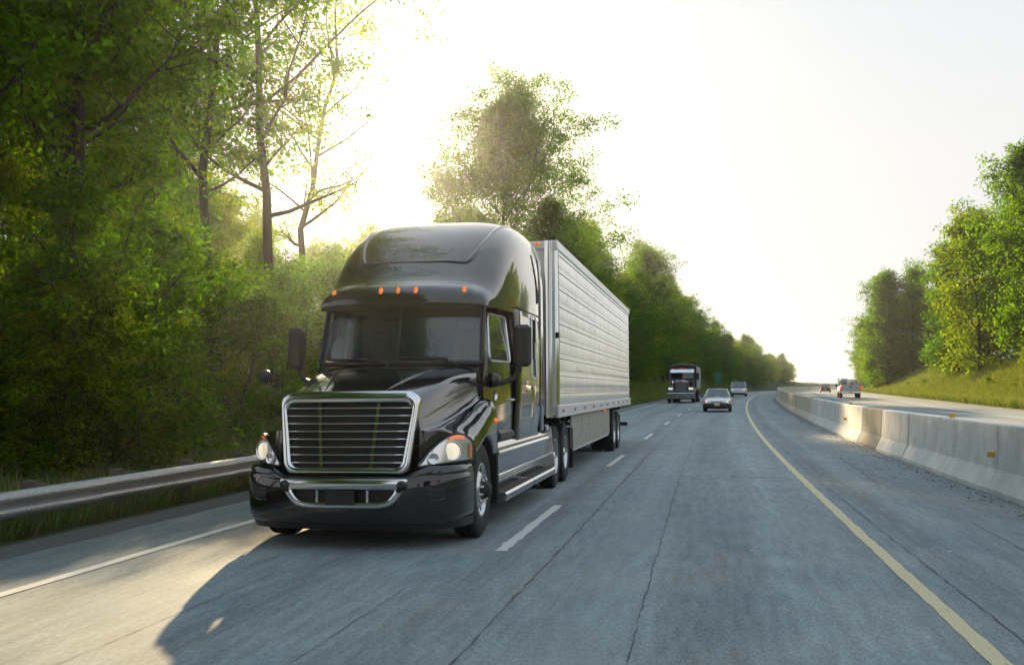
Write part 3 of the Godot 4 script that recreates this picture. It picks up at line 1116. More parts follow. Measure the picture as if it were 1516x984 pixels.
func build_grille(t: Node) -> void:
	var g := holder("grille", t)
	var lean := func(p: Vector2, out: float) -> Vector3:
		return Vector3(p.x, p.y, lerpf(-0.085, -0.225, (p.y - 0.77) / 0.85) - 0.055 * p.x * p.x + out)
	var outer := rtrap(0.69, 0.755, 0.765, 1.625, 0.13, 7)
	var inner := rtrap(0.605, 0.685, 0.835, 1.505, 0.085, 7)
	var s := begin(true)
	var rings := []
	for spec in [[0.0, -0.09], [0.0, 0.0], [0.12, 0.018], [0.5, 0.026], [0.88, 0.018], [1.0, 0.0], [1.0, -0.07]]:
		var ring := []
		for i in outer.size():
			ring.append(lean.call(outer[i].lerp(inner[i], spec[0]), spec[1]))
		rings.append(ring)
	loft(s, rings, true)
	obj("surround", s, mat.chrome, g)
	for i in 8:
		var y := 0.885 + i * (1.448 - 0.885) / 7.0
		var hw := lerpf(0.612, 0.690, (y - 0.835) / 0.67) - 0.006
		s = begin(true)
		rings = []
		for k in 13:
			var x := lerpf(-hw, hw, k / 12.0)
			var c: Vector3 = lean.call(Vector2(x, y), -0.012)
			rings.append([c + Vector3(0, -0.009, 0), c + Vector3(0, -0.004, 0.010), c + Vector3(0, 0.004, 0.010), c + Vector3(0, 0.009, 0), c + Vector3(0, 0.006, -0.05), c + Vector3(0, -0.006, -0.05)])
		loft(s, rings, true, true)
		obj("grille_bar", s, mat.chrome, g)
	for sx in [-1.0, 1.0]:
		s = begin()
		rings = []
		for y in [0.84, 1.50]:
			var x: float = sx * (0.27 if y < 1.0 else 0.325)
			var c: Vector3 = lean.call(Vector2(x, y), -0.02)
			rings.append([c + Vector3(-0.018, 0, 0.01), c + Vector3(0.018, 0, 0.01), c + Vector3(0.018, 0, -0.06), c + Vector3(-0.018, 0, -0.06)])
		loft(s, rings, true, true)
		obj("grille_upright", s, mat.chrome, g)
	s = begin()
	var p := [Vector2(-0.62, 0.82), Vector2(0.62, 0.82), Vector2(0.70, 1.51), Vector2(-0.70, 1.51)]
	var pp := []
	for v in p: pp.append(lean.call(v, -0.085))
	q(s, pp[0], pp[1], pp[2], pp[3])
	obj("grille_shade_panel", s, mat.black_plastic, g)  # near-black sheet paints in the shade behind the bars

func build_bumper(t: Node) -> void:
	var xs := [-1.238, -1.232, -1.215, -1.18, -1.13, -1.06, -0.96, -0.84, -0.72, -0.64, -0.55, -0.42, -0.28, -0.14, 0.0, 0.14, 0.28, 0.42, 0.55, 0.64, 0.72, 0.84, 0.96, 1.06, 1.13, 1.18, 1.215, 1.232, 1.238]
	var ys := [[0.255, -0.14], [0.262, -0.07], [0.28, -0.03], [0.32, -0.008], [0.40, 0.0], [0.485, 0.002], [0.62, 0.002], [0.70, 0.0], [0.735, -0.012], [0.75, -0.028], [0.765, -0.026], [0.80, -0.03], [0.83, -0.045], [0.85, -0.09]]
	var s := begin(true)
	var f := func(a: float, b: float) -> Vector3:
		var x: float = xs[int(round(a * (xs.size() - 1)))]
		var y: Array = ys[int(round(b * (ys.size() - 1)))]
		var k := clampf((absf(x) - 0.9) / 0.34, 0.0, 1.0)
		var out := Vector3(x, y[0], plan_z(x) + y[1] * (1.0 - k))
		out.x += signf(x) * y[1] * k * 0.6
		var dip := 1.0 - smoothstep(0.66, 0.80, absf(x))   # lower under the grille
		if out.y > 0.70:
			out.y = lerpf(out.y, 0.70 + (out.y - 0.70) * 0.34, dip)
		# corners sweep up a little underneath
		if absf(x) > 1.0:
			out.y += 0.05 * (1.0 - b) * (absf(x) - 1.0) / 0.24
		return out
	grid(s, xs.size() - 1, ys.size() - 1, f, func(i: int, j: int) -> bool: return i >= 10 and i < 18 and j == 5)
	var b := obj("bumper", s, mat.black_plastic, t)
	b.mesh.surface_set_material(0, mat.black_paint)
	# chrome insert round the lower opening
	var lean := func(p: Vector2, out: float) -> Vector3:
		return Vector3(p.x, p.y, plan_z(p.x) + out)
	var lower := func(pts: Array) -> Array:   # mirrored outline, smoothed between its corners
		var half := []
		for i in 49:
			half.append(Vector2(table(pts, i / 48.0), curve_table(pts.map(func(e): return [e[0], e[2]]), i / 48.0)))
		var out := half.duplicate()
		for i in range(48, -1, -1):
			out.append(Vector2(-half[i].x, half[i].y))
		return out
	var outer: Array = lower.call([[0.0, 0.0, 0.43], [0.14, 0.36, 0.43], [0.26, 0.48, 0.45], [0.36, 0.56, 0.50], [0.48, 0.64, 0.60], [0.58, 0.680, 0.675], [0.64, 0.685, 0.71], [0.68, 0.67, 0.728], [0.72, 0.62, 0.728], [1.0, 0.0, 0.728]])
	var inner: Array = lower.call([[0.0, 0.0, 0.487], [0.14, 0.34, 0.487], [0.26, 0.43, 0.495], [0.36, 0.48, 0.515], [0.48, 0.52, 0.555], [0.58, 0.545, 0.590], [0.64, 0.547, 0.606], [0.68, 0.535, 0.617], [0.72, 0.50, 0.617], [1.0, 0.0, 0.617]])
	s = begin(true)
	var rings := []
	for spec in [[0.0, 0.0], [0.0, 0.016], [0.10, 0.026], [0.90, 0.026], [1.0, 0.012], [1.0, -0.06]]:
		var ring := []
		for i in outer.size():
			ring.append(lean.call(outer[i].lerp(inner[i], spec[0]), spec[1]))
		rings.append(ring)
	loft(s, rings, true)
	obj("chrome_insert", s, mat.chrome, b)
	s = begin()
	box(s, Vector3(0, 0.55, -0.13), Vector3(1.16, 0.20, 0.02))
	obj("opening_shade_panel", s, mat.black_plastic, b)  # near-black panel paints in the shade inside the bumper opening
	for x in [-0.27, 0.27]:
		s = begin()
		box(s, Vector3(x, 0.552, plan_z(x) + 0.012), Vector3(0.028, 0.13, 0.03), 0.006)
		obj("insert_strut", s, mat.chrome, b)
	s = begin()
	box(s, Vector3(-0.02, 0.535, plan_z(0.0) + 0.02), Vector3(0.31, 0.155, 0.012), 0.004)
	obj("plate_holder", s, mat.black_plastic, b)
	for sx in [-1.0, 1.0]:
		s = begin(true)
		lathe(s, [[0.001, 0.055], [0.03, 0.05], [0.05, 0.03], [0.058, 0.0]], 16, Transform3D(Basis(Vector3.UP, -PI / 2.0), Vector3(sx * 0.625, 0.66, plan_z(0.625) + 0.01)))
		tube(s, [Vector3(sx * 0.60, 0.60, plan_z(0.6) + 0.04), Vector3(sx * 0.64, 0.70, plan_z(0.62) + 0.06)], 0.03, 8)
		obj("tow_hook", s, mat.black_plastic, b)
		# dark panel painted in for the shaded fog-lamp recess
		var n := Vector3(sx * 0.42, 0, 0.9).normalized()
		var c := Vector3(sx * 0.955, 0.575, plan_z(0.955) + 0.006)
		s = begin()
		box(s, c, Vector3(0.19, 0.105, 0.016), 0.006, Basis.looking_at(-n, Vector3.UP))
		obj("fog_lamp_recess_panel", s, mat.black_plastic, b)
		s = begin(true)
		tube(s, [c + Vector3(-0.12 * 0.9, -0.075, 0.055 * 1.0), c + Vector3(0.0, -0.07, 0.012), c + Vector3(0.10 * 0.9, -0.05, -0.05)] if sx > 0 else [c + Vector3(0.108, -0.075, 0.055), c + Vector3(0.0, -0.07, 0.012), c + Vector3(-0.09, -0.05, -0.05)], [0.004, 0.012, 0.008], 8)
		obj("lip", s, mat.black_paint, b)
	# lower air dam
	s = begin(true)
	rings = []
	for x in xs:
		rings.append([Vector3(x * 0.985, 0.30, plan_z(x) - 0.05), Vector3(x * 0.97, 0.20, plan_z(x) - 0.10)])
	loft(s, rings, false)
	obj("air_dam", s, mat.black_plastic, b)

func lamp_xy(a: float, b: float) -> Vector2:   # a: 0 inner tip .. 1 outer edge, b: 0 bottom .. 1 top
	var x := lerpf(0.755, 1.215, a)
	var lo := lerpf(0.845, 0.885, a)
	var hi := curve_table([[0.0, 0.87], [0.2, 0.985], [0.45, 1.10], [0.68, 1.165], [0.86, 1.155], [1.0, 1.08]], a)
	return Vector2(x, lerpf(lo, hi, b))

func headlamp(t: Node, sx: float) -> void:
	var h := holder("headlight", t)
	var at := func(a: float, b: float, out: float) -> Vector3:
		var p := lamp_xy(a, b)
		return Vector3(sx * p.x, p.y, hood_front_z(p.x) + out + 0.03 * (1.0 - b))
	var s := begin(true)
	grid(s, 14, 6, func(a: float, b: float) -> Vector3: return at.call(a, b, 0.022))
	obj("housing", s, mat.reflector_bowl, h)
	s = begin(true)
	grid(s, 14, 6, func(a: float, b: float) -> Vector3: return at.call(a, b, 0.052 + 0.035 * sin(PI * a) * sin(PI * b)))
	obj("lens", s, mat.lens, h)
	# black rim round the lens
	s = begin(true)
	var loop := []
	for k in 11: loop.append(at.call(k / 10.0, 0.0, 0.04))
	for k in range(1, 5): loop.append(at.call(1.0, k / 5.0, 0.04))
	for k in 11: loop.append(at.call(1.0 - k / 10.0, 1.0, 0.04))
	loop.append(loop[0])
	tube(s, loop, 0.011, 6, false)
	obj("rim", s, mat.black_plastic, h)
	# main bowl, lit, and the smaller inner one
	var n := Vector3(sx * 0.45, 0.05, 0.9).normalized()
	var bz := Basis.looking_at(-n, Vector3.UP)
	var bowl := Transform3D(bz * Basis(Vector3.UP, -PI / 2.0), at.call(0.64, 0.42, 0.05))
	s = begin(true)
	lathe(s, [[0.108, 0.014], [0.100, 0.020], [0.085, 0.0], [0.06, -0.012], [0.03, -0.018]], 26, bowl)
	obj("bowl", s, mat.reflector_bowl, h)
	s = begin(true)
	lathe(s, [[0.090, 0.002], [0.06, 0.010], [0.001, 0.016]], 24, bowl)
	obj("lamp_glow", s, mat.lamp_lit, h)
	s = begin(true)
	lathe(s, [[0.062, 0.014], [0.055, 0.018], [0.04, 0.0], [0.001, -0.006]], 20, Transform3D(bowl.basis, at.call(0.30, 0.36, 0.05)))
	obj("bowl", s, mat.reflector_bowl, h)
	s = begin(true)   # turn signal up in the corner
	grid(s, 6, 3, func(a: float, b: float) -> Vector3: return at.call(lerpf(0.60, 0.86, a), lerpf(0.82, 0.95, b), 0.050 + 0.012 * sin(PI * a) * sin(PI * b)))
	obj("turn_signal", s, mat.amber_lit, h)
	s = begin(true)   # side marker wedge
	grid(s, 3, 5, func(a: float, b: float) -> Vector3: return at.call(lerpf(0.955, 0.995, a), lerpf(0.10, 0.80, b), 0.055))
	obj("side_marker", s, mat.amber, h)

func build_cab_side(t: Node, sx: float) -> void:
	# door with a real window opening; front edge follows the windscreen pillar
	var yl := [0.93, 0.98, 1.15, 1.40, 1.62, 1.80, 1.94, 1.99, 2.30, 2.60, 2.65, 2.72]
	var fz := func(y: float) -> float: return -2.06 - (0.32 * clampf((y - 1.95) / 0.75, 0.0, 1.0) + 0.14 * smoothstep(1.75, 1.95, y))
	var zs := [0.0, 0.05, 0.14, 0.36, 0.58, 0.80, 0.93, 1.0]
	var f := func(a: float, b: float) -> Vector3:
		var y: float = yl[int(round(b * (yl.size() - 1)))]
		var k: float = zs[int(round(a * (zs.size() - 1)))]
		var z: float = lerpf(fz.call(y), -3.52, k)
		var wide := cab_x(y) - 0.10 * pow(1.0 - k, 2.0)
		return Vector3(sx * wide, y, z)
	var s := begin(true)
	grid(s, zs.size() - 1, yl.size() - 1, f, func(i: int, j: int) -> bool: return i >= 2 and i < 6 and j >= 7 and j < 9)
	var door := obj("door", s, mat.black_paint, t)
	var p00: Vector3 = f.call(2.0 / 7, 7.0 / 11)
	var p10: Vector3 = f.call(6.0 / 7, 7.0 / 11)
	var p11: Vector3 = f.call(6.0 / 7, 9.0 / 11)
	var p01: Vector3 = f.call(2.0 / 7, 9.0 / 11)
	s = begin()
	q(s, p00, p10, p11, p01)
	obj("door_glass", s, mat.glass, door)
	s = begin(true)
	var o := Vector3(sx * 0.004, 0, 0)
	var rr := 0.10
	var loop := []
	for c in [[p00, p10, p01], [p10, p11, p00], [p11, p01, p10], [p01, p00, p11]]:
		var e0: Vector3 = c[0] + (c[2] - c[0]).normalized() * rr
		var e1: Vector3 = c[0] + (c[1] - c[0]).normalized() * rr
		for k in 5:
			var w := k / 4.0
			loop.append(e0.lerp(c[0], w).lerp(c[0].lerp(e1, w), w) + o)
	loop.append(loop[0])
	tube(s, loop, 0.019, 8, false)
	obj("window_frame", s, mat.polished_alloy, door)
	s = begin(true)
	tube(s, [Vector3(sx * 1.16, 1.50, -3.30), Vector3(sx * 1.20, 1.50, -3.33), Vector3(sx * 1.20, 1.50, -3.42), Vector3(sx * 1.16, 1.50, -3.45)], 0.016, 8)
	obj("handle", s, mat.chrome, door)
	# shut line shade put into colour: a near-black strip behind the door's rear edge
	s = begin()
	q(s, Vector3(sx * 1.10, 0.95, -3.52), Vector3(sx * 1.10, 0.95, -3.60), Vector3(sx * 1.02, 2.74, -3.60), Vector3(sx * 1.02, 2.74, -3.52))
	obj("door_gap_shade", s, mat.rubber, t)
	# side of the hood cowl between fender and door
	s = begin(true)
	tube(s, [Vector3(sx * 1.225, 1.50, -1.97), Vector3(sx * 1.215, 1.56, -2.05), Vector3(sx * 1.18, 1.60, -2.14)], [0.02, 0.028, 0.018], 8)
	obj("hood_latch", s, mat.chrome, t)
	s = begin(true)
	lathe(s, [[0.001, 0.035], [0.022, 0.03], [0.034, 0.012], [0.038, 0.0]], 14, Transform3D(Basis(Vector3.UP, 0.0 if sx > 0 else PI).scaled_local(Vector3(1, 0.8, 1.3)), Vector3(sx * 1.232, 1.27, -1.94)))
	obj("side_lamp", s, mat.amber_lit, t)
	# sleeper wall, wider than the cab, with its window opening
	var zz := [-3.60, -3.64, -3.90, -4.2, -4.55, -4.83, -5.16, -5.40, -5.57, -5.60]
	var yy := [0.93, 0.97, 1.2, 1.5, 1.83, 2.30, 2.66, 2.70, 2.725]
	var g := func(a: float, b: float) -> Vector3:
		var i := int(round(a * (zz.size() - 1)))
		var y: float = yy[int(round(b * (yy.size() - 1)))]
		var w := curve_table([[0.9, 1.19], [1.4, 1.222], [2.2, 1.222], [2.75, 1.205]], y)
		if i == 0: w -= 0.035
		if i == zz.size() - 1: w -= 0.02
		return Vector3(sx * w, y, zz[i])
	s = begin(true)
	grid(s, zz.size() - 1, yy.size() - 1, g, func(i: int, j: int) -> bool: return i == 5 and j >= 4 and j < 6)
	q(s, Vector3(sx * 1.0, 0.95, -3.601), Vector3(sx * 1.155, 0.95, -3.601), Vector3(sx * 1.155, 2.72, -3.601), Vector3(sx * 1.0, 2.72, -3.601))
	var sl := obj("sleeper_side", s, mat.black_paint, t)
	s = begin()
	q(s, Vector3(sx * 1.215, 1.83, -4.83), Vector3(sx * 1.215, 1.83, -5.16), Vector3(sx * 1.198, 2.66, -5.16), Vector3(sx * 1.198, 2.66, -4.83))
	obj("sleeper_window", s, mat.dark_glass, sl)
	s = begin(true)
	loop = []
	for c in [[4.80, 1.79], [5.19, 1.79], [5.19, 2.70], [4.80, 2.70], [4.80, 1.79]]:
		loop.append(Vector3(sx * (1.224 if c[1] < 2.0 else 1.208), c[1], -c[0]))
	tube(s, loop, 0.016, 8, false)
	obj("window_frame", s, mat.polished_alloy, sl)
	s = begin()
	box(s, Vector3(sx * 1.222, 2.20, -5.00), Vector3(0.03, 0.26, 0.14), 0.012)
	obj("window_latch", s, mat.black_plastic, sl)
	s = begin(true)
	grid(s, 4, 4, func(a: float, b: float) -> Vector3:
		var y := lerpf(1.06, 1.70, b)
		var edge := 0.0 if a == 0.0 or a == 1.0 or b == 0.0 or b == 1.0 else 0.012
		return Vector3(sx * (curve_table([[0.9, 1.19], [1.4, 1.222], [2.2, 1.222], [2.75, 1.205]], y) + edge), y, lerpf(-4.77, -5.20, a)))
	obj("locker_door", s, mat.black_paint, sl)
	s = begin()
	box(s, Vector3(sx * 1.236, 1.66, -4.86), Vector3(0.02, 0.05, 0.13), 0.008)
	obj("locker_handle", s, mat.chrome, sl)
	# drip rail where roof and walls meet, curved vents on the roof side
	s = begin(true)
	tube(s, [Vector3(sx * 1.205, 2.735, -3.6), Vector3(sx * 1.212, 2.735, -4.6), Vector3(sx * 1.212, 2.735, -5.60)], 0.014, 6)
	obj("drip_rail", s, mat.black_plastic, t)
	for k in 3:
		s = begin(true)
		var pts := []
		for i in 9:
			var a := i / 8.0
			var z := -5.03 - 0.04 * k - 0.34 * sin(a * PI * 0.5)
			var y := 3.62 - 0.10 * k - (0.70 - 0.12 * k) * a
			var w := roof_at(z, 2)
			var e := 4.8
			var top := roof_at(z, 1)
			pts.append(Vector3(sx * w * pow(maxf(0.0, 1.0 - pow((y - 2.66) / (top - 2.66), e)), 1.0 / e), y, z))
		tube(s, pts, 0.012, 6)
		obj("fairing_rib", s, mat.black_plastic, t)
	# trailing edge panel closing the gap to the trailer
	s = begin(true)
	var rings := []
	for y in [1.0, 1.6, 2.2, 2.7, 3.2, 3.6, 3.85, 3.96]:
		var w := 1.215
		if y > 3.0:
			w = 1.215 * pow(maxf(0.0, 1.0 - pow((y - 2.66) / (4.10 - 2.66), 4.8)), 1.0 / 4.8) if y < 4.04 else 0.5
		rings.append([Vector3(sx * (w - 0.012), y, -5.62), Vector3(sx * (w + 0.004), y, -5.74), Vector3(sx * (w + 0.01), y, -5.90), Vector3(sx * (w - 0.02), y, -5.91), Vector3(sx * (w - 0.03), y, -5.64)])
	loft(s, rings, true, true)
	obj("gap_fairing", s, mat.black_paint, t)

func build_fairing(t: Node, sx: float) -> void:
	var f := holder("side_step", t)
	# shaped skirt: round-topped tank above, tread step below
	var body := [Vector2(0.72, 0.30), Vector2(1.16, 0.30), Vector2(1.17, 0.46), Vector2(1.175, 0.52), Vector2(1.205, 0.60), Vector2(1.215, 0.80), Vector2(1.22, 0.84), Vector2(1.21, 0.93), Vector2(1.17, 0.985), Vector2(1.10, 1.01), Vector2(0.72, 1.01)]
	var s := begin()
	prism(s, mirror2(body, sx), -6.55, -2.15)
	obj("skirt", s, mat.black_paint, f)
	s = begin()
	prism(s, mirror2([Vector2(1.205, 0.845), Vector2(1.232, 0.845), Vector2(1.236, 0.87), Vector2(1.225, 0.895), Vector2(1.205, 0.895)], sx), -6.50, -2.18)
	prism(s, mirror2([Vector2(1.195, 0.575), Vector2(1.222, 0.580), Vector2(1.226, 0.60), Vector2(1.205, 0.615)], sx), -6.50, -2.18)
	obj("trim_strip", s, mat.chrome, f)
	for part in [[-6.52, -4.32], [-4.29, -2.16]]:
		s = begin()
		prism(s, mirror2([Vector2(1.13, 0.30), Vector2(1.27, 0.275), Vector2(1.315, 0.30), Vector2(1.325, 0.375), Vector2(1.30, 0.40), Vector2(1.13, 0.405)], sx), part[0], part[1])
		obj("step", s, mat.polished_alloy, f)
		s = begin()
		for k in 4:
			box(s, Vector3(sx * (1.185 + 0.033 * k), 0.407, (part[0] + part[1]) * 0.5), Vector3(0.014, 0.012, part[1] - part[0] - 0.12), 0.003)
		obj("tread", s, mat.chassis, f)
	# tanks and boxes peeping over the skirt
	s = begin(true)
	tube(s, [Vector3(sx * 0.98, 0.90, -6.5), Vector3(sx * 0.98, 0.90, -6.45), Vector3(sx * 0.98, 0.90, -4.4), Vector3(sx * 0.98, 0.90, -4.35)], [0.12, 0.17, 0.17, 0.12], 20)
	obj("tank", s, mat.polished_alloy, f)
	s = begin()
	box(s, Vector3(sx * 1.05, 1.06, -2.95), Vector3(0.28, 0.14, 0.95), 0.04)
	box(s, Vector3(sx * 1.03, 1.06, -4.0), Vector3(0.26, 0.12, 0.20), 0.03)
	obj("battery_box", s, mat.black_plastic, f)
	s = begin()
	box(s, Vector3(sx * 1.00, 1.05, -3.65), Vector3(0.34, 0.11, 0.28), 0.03)
	obj("box_lid", s, mat.chrome, f)
	s = begin()
	box(s, Vector3(sx * 1.19, 1.02, -6.35), Vector3(0.06, 0.11, 0.34), 0.02)
	obj("equipment_case", s, mat.navy_paint, f)
	s = begin()
	box(s, Vector3(sx * 1.216, 1.025, -6.35), Vector3(0.012, 0.06, 0.20), 0.003)
	obj("sticker", s, mat.plate_white, f)
	# front and rear splash panels
	s = begin()
	box(s, Vector3(sx * 1.0, 0.66, -2.06), Vector3(0.48, 0.78, 0.05), 0.02, Basis(Vector3.RIGHT, 0.10))
	obj("splash_panel", s, mat.black_plastic, f)
	s = begin()
	prism(s, mirror2([Vector2(1.13, 0.40), Vector2(1.30, 0.41), Vector2(1.24, 1.04), Vector2(1.13, 1.04)], sx), -6.60, -6.55)
	obj("end_panel", s, mat.polished_alloy, f)

func mirror2(p: Array, sx: float) -> Array:
	if sx > 0.0:
		return p
	var o := []
	for v in p:
		o.append(Vector2(-v.x, v.y))
	o.reverse()
	return o
# ---------------------------------------------------------------- the trailer
func build_trailer() -> void:
	var t := thing("semi_trailer", "long silver ribbed-aluminium box trailer behind the black tractor", "trailer", Vector3(-3.585, 0, -18.0), deg_to_rad(-0.8))
	var L := 16.15
	var W := 1.30
	var s: SurfaceTool
	var nz := noise(0.8, 3, 44)
	# core box (roof, floor, front and rear walls)
	s = begin()
	box(s, Vector3(0, 2.66, -L * 0.5), Vector3(2.52, 2.92, L - 0.06))
	obj("box_core", s, mat.trailer_trim, t)
	s = begin()
	box(s, Vector3(0, 4.135, -L * 0.5), Vector3(2.56, 0.03, L - 0.1), 0.01)
	obj("roof", s, mat.box_white, t)
	for sx in [-1.0, 1.0]:
		# ribbed side: panels bowed a little between the posts, with a raised band between two panels
		var y := 1.375
		var k := 0
		while y < 3.98:
			var hgt := 0.195
			var y0 := y
			s = begin(true)
			grid(s, 192, 6, func(a: float, b: float) -> Vector3:
				var z := -0.22 - a * (L - 0.27)
				var bay := absf(sin(PI * a * 39.0))
				var bow: float = 0.0075 * pow(bay, 0.6) * pow(sin(PI * b), 0.7) * (0.9 + 0.9 * nz.get_noise_2d(floor(a * 39.0) * 31.0, y0 * 40.0))
				return Vector3(sx * (W - 0.012 + bow), y0 + 0.006 + b * (hgt - 0.012), z))
			obj("side_panel", s, mat.trailer_skin, t)
			s = begin()
			var band := []
			for z in [-0.22, -L * 0.5, -L + 0.05]:
				var ring := []
				for e in [[-0.03, 0.0], [-0.002, 0.002], [0.002, 0.006], [0.002, 0.010], [-0.006, 0.014], [-0.006, 0.086], [0.002, 0.090], [0.002, 0.094], [-0.002, 0.098], [-0.03, 0.10]]:
					ring.append(Vector3(sx * (W + e[0]), y0 + hgt + e[1], z))
				band.append(ring)
			loft(s, band, false)
			obj("side_rib", s, mat.trailer_skin, t)
			y += hgt + 0.10
			k += 1
		s = begin()
		box(s, Vector3(sx * (W - 0.01), 4.075, -L * 0.5), Vector3(0.06, 0.155, L), 0.012)
		obj("top_rail", s, mat.trailer_trim, t)
		s = begin()
		box(s, Vector3(sx * (W - 0.005), 1.265, -L * 0.5), Vector3(0.05, 0.21, L), 0.008)
		var rail := obj("bottom_rail", s, mat.trailer_trim, t)
		var rivets := begin()
		for i in 160:
			for yy in [1.335, 1.20]:
				box(rivets, Vector3(sx * (W + 0.021), yy, -0.3 - i * 0.098), Vector3(0.010, 0.018, 0.018), 0.004)
		for i in 39:
			for yy in range(0, 9):
				box(rivets, Vector3(sx * (W + 0.0105), 1.65 + yy * 0.295, -0.43 - i * 0.406), Vector3(0.006, 0.016, 0.016), 0.003)
		rivets.set_smooth_group(-1)
		obj("rivets", rivets, mat.trailer_trim, rail).set_meta("kind", "stuff")
		for i in 20:
			s = begin()
			box(s, Vector3(sx * (W + 0.0215), 1.27, -0.55 - i * 0.8), Vector3(0.004, 0.045, 0.24))
			box(s, Vector3(sx * (W + 0.0230), 1.27, -0.44 - i * 0.8), Vector3(0.004, 0.0455, 0.05))
			obj("reflective_strip", s, mat.red_lens if i % 2 == 0 else mat.plate_white, rail)
		# rounded front corner post
		s = begin(true)
		var rings := []
		for yy in [1.16, 4.15]:
			var ring := []
			for i in 9:
				var a := PI * 0.5 * i / 8.0
				ring.append(Vector3(sx * (W - 0.21 + 0.215 * sin(a)), yy, -0.21 + 0.215 * cos(a)))
			rings.append(ring)
		loft(s, rings, false)
		obj("corner_post", s, mat.chrome, t)
		s = begin()
		box(s, Vector3(sx * (W + 0.008), 2.55, -0.12), Vector3(0.014, 0.10, 0.14), 0.003)
		obj("corner_strap", s, mat.black_plastic, t)
		s = begin(true)
		lathe(s, [[0.001, 0.03], [0.03, 0.02], [0.035, 0.0]], 12, Transform3D(Basis(Vector3.UP, -PI / 2.0), Vector3(sx * 0.98, 4.10, 0.025)))
		obj("clearance_lamp", s, mat.amber_lit, t)
		s = begin(true)
		lathe(s, [[0.001, 0.04], [0.035, 0.03], [0.045, 0.0]], 12, Transform3D(Basis(Vector3.UP, 0.0 if sx > 0 else PI), Vector3(sx * (W - 0.03), 1.13, -8.2)))
		obj("side_lamp", s, mat.amber_lit, t)
		s = begin()
		box(s, Vector3(sx * (W - 0.02), 1.20, -L - 0.02), Vector3(0.07, 0.10, 0.05), 0.01)
		obj("tail_lamp", s, mat.red_lit, t)
		# underslung skirt panels
		for i in 5:
			s = begin()
			box(s, Vector3(sx * (W - 0.07), 0.83, -2.95 - i * 1.52), Vector3(0.03, 0.62, 1.50), 0.008)
			obj("skirt_panel", s, mat.skirt_panel, t)
		s = begin()
		box(s, Vector3(sx * (W - 0.09), 0.50, -5.99), Vector3(0.03, 0.07, 7.55), 0.008)
		obj("skirt_edge", s, mat.trailer_trim, t)
		s = begin()
		box(s, Vector3(sx * 1.0, 0.78, -1.95), Vector3(0.13, 0.75, 0.13), 0.01)
		box(s, Vector3(sx * 1.0, 0.39, -1.95), Vector3(0.26, 0.03, 0.26), 0.01)
		obj("landing_leg", s, mat.chassis, t)
		for z in [-11.0, -12.25]:
			truck_wheel("wheel", t, Vector3(sx * 1.13, 0.515, z), sx, 0.515, 0.28, false, true)
		s = begin()
		box(s, Vector3(sx * 0.95, 0.55, -13.05), Vector3(0.58, 0.75, 0.015))
		obj("mudflap", s, mat.rubber, t)
	# front wall: ribs, header and gear
	s = begin()
	for i in 6:
		box(s, Vector3(-0.95 + i * 0.38, 2.6, -0.015), Vector3(0.05, 2.7, 0.05), 0.01)
	box(s, Vector3(0, 4.07, -0.015), Vector3(2.2, 0.14, 0.07), 0.015)
	obj("front_wall_ribs", s, mat.trailer_trim, t)
	s = begin()
	box(s, Vector3(0.72, 1.9, 0.06), Vector3(0.22, 0.5, 0.12), 0.02)
	box(s, Vector3(0.98, 2.9, 0.03), Vector3(0.10, 1.6, 0.06), 0.02)
	obj("connector_box", s, mat.chassis, t)
	s = begin()
	for z in [-11.0, -12.25]:
		box(s, Vector3(0, 0.52, z), Vector3(1.9, 0.13, 0.13), 0.02)
	for sx in [-1.0, 1.0]:
		box(s, Vector3(sx * 0.5, 0.95, -11.6), Vector3(0.1, 0.35, 3.4), 0.01)
	for i in 12:
		box(s, Vector3(0, 1.10, -2.0 - i * 1.1), Vector3(2.3, 0.12, 0.08))
	obj("undercarriage", s, mat.chassis, t)
	s = begin()
	box(s, Vector3(0, 0.56, -L + 0.12), Vector3(2.44, 0.11, 0.10), 0.01)
	for sx in [-1.0, 1.0]:
		box(s, Vector3(sx * 0.7, 0.86, -L + 0.12), Vector3(0.09, 0.62, 0.09), 0.008)
	obj("rear_guard", s, mat.chassis, t)

# ---------------------------------------------------------------- other traffic
func car_wheel(parent: Node, at: Vector3, sx: float, r: float, w: float) -> void:
	var o := holder("wheel", parent, at)
	o.rotation.y = 0.0 if sx > 0 else PI
	var key := "tyre%.2f_%.2f" % [r, w]
	if not mat.has(key):
		var s := begin(true)
		lathe(s, [[r * 0.62, w * 0.45], [r * 0.8, w * 0.5], [r * 0.94, w * 0.45], [r, w * 0.36], [r, -w * 0.36], [r * 0.94, -w * 0.45], [r * 0.8, -w * 0.5], [r * 0.62, -w * 0.45]], 26)
		s.generate_normals()
		mat[key] = s.commit()
	inst("tyre", mat[key], o, mat.rubber)
	var key2 := "rim%.2f" % r
	if not mat.has(key2):
		var s := begin(true)
		lathe(s, [[r * 0.64, w * 0.44], [r * 0.60, w * 0.46], [r * 0.56, w * 0.38], [r * 0.3, w * 0.34], [r * 0.14, w * 0.42], [0.001, w * 0.42]], 22)
		s.generate_normals()
		mat[key2] = s.commit()
	inst("rim", mat[key2], o, mat.polished_alloy)

# closed body: stations of [z, y bottom, y top, half width, tuck of the top edge]
func shell(s: SurfaceTool, st: Array, n := 3.2) -> void:
	var rings := []
	for a in st:
		var ring := []
		var cy: float = (a[1] + a[2]) * 0.5
		var hy: float = (a[2] - a[1]) * 0.5
		for k in 24:
			var t := TAU * k / 24.0
			var cx: float = signf(cos(t)) * pow(absf(cos(t)), 2.0 / n)
			var sy: float = signf(sin(t)) * pow(absf(sin(t)), 2.0 / n)
			var w: float = a[3] * (1.0 - a[4] * clampf(sy, 0.0, 1.0))
			ring.append(Vector3(cx * w, cy + sy * hy, a[0]))
		rings.append(ring)
	loft(s, rings, true, true)

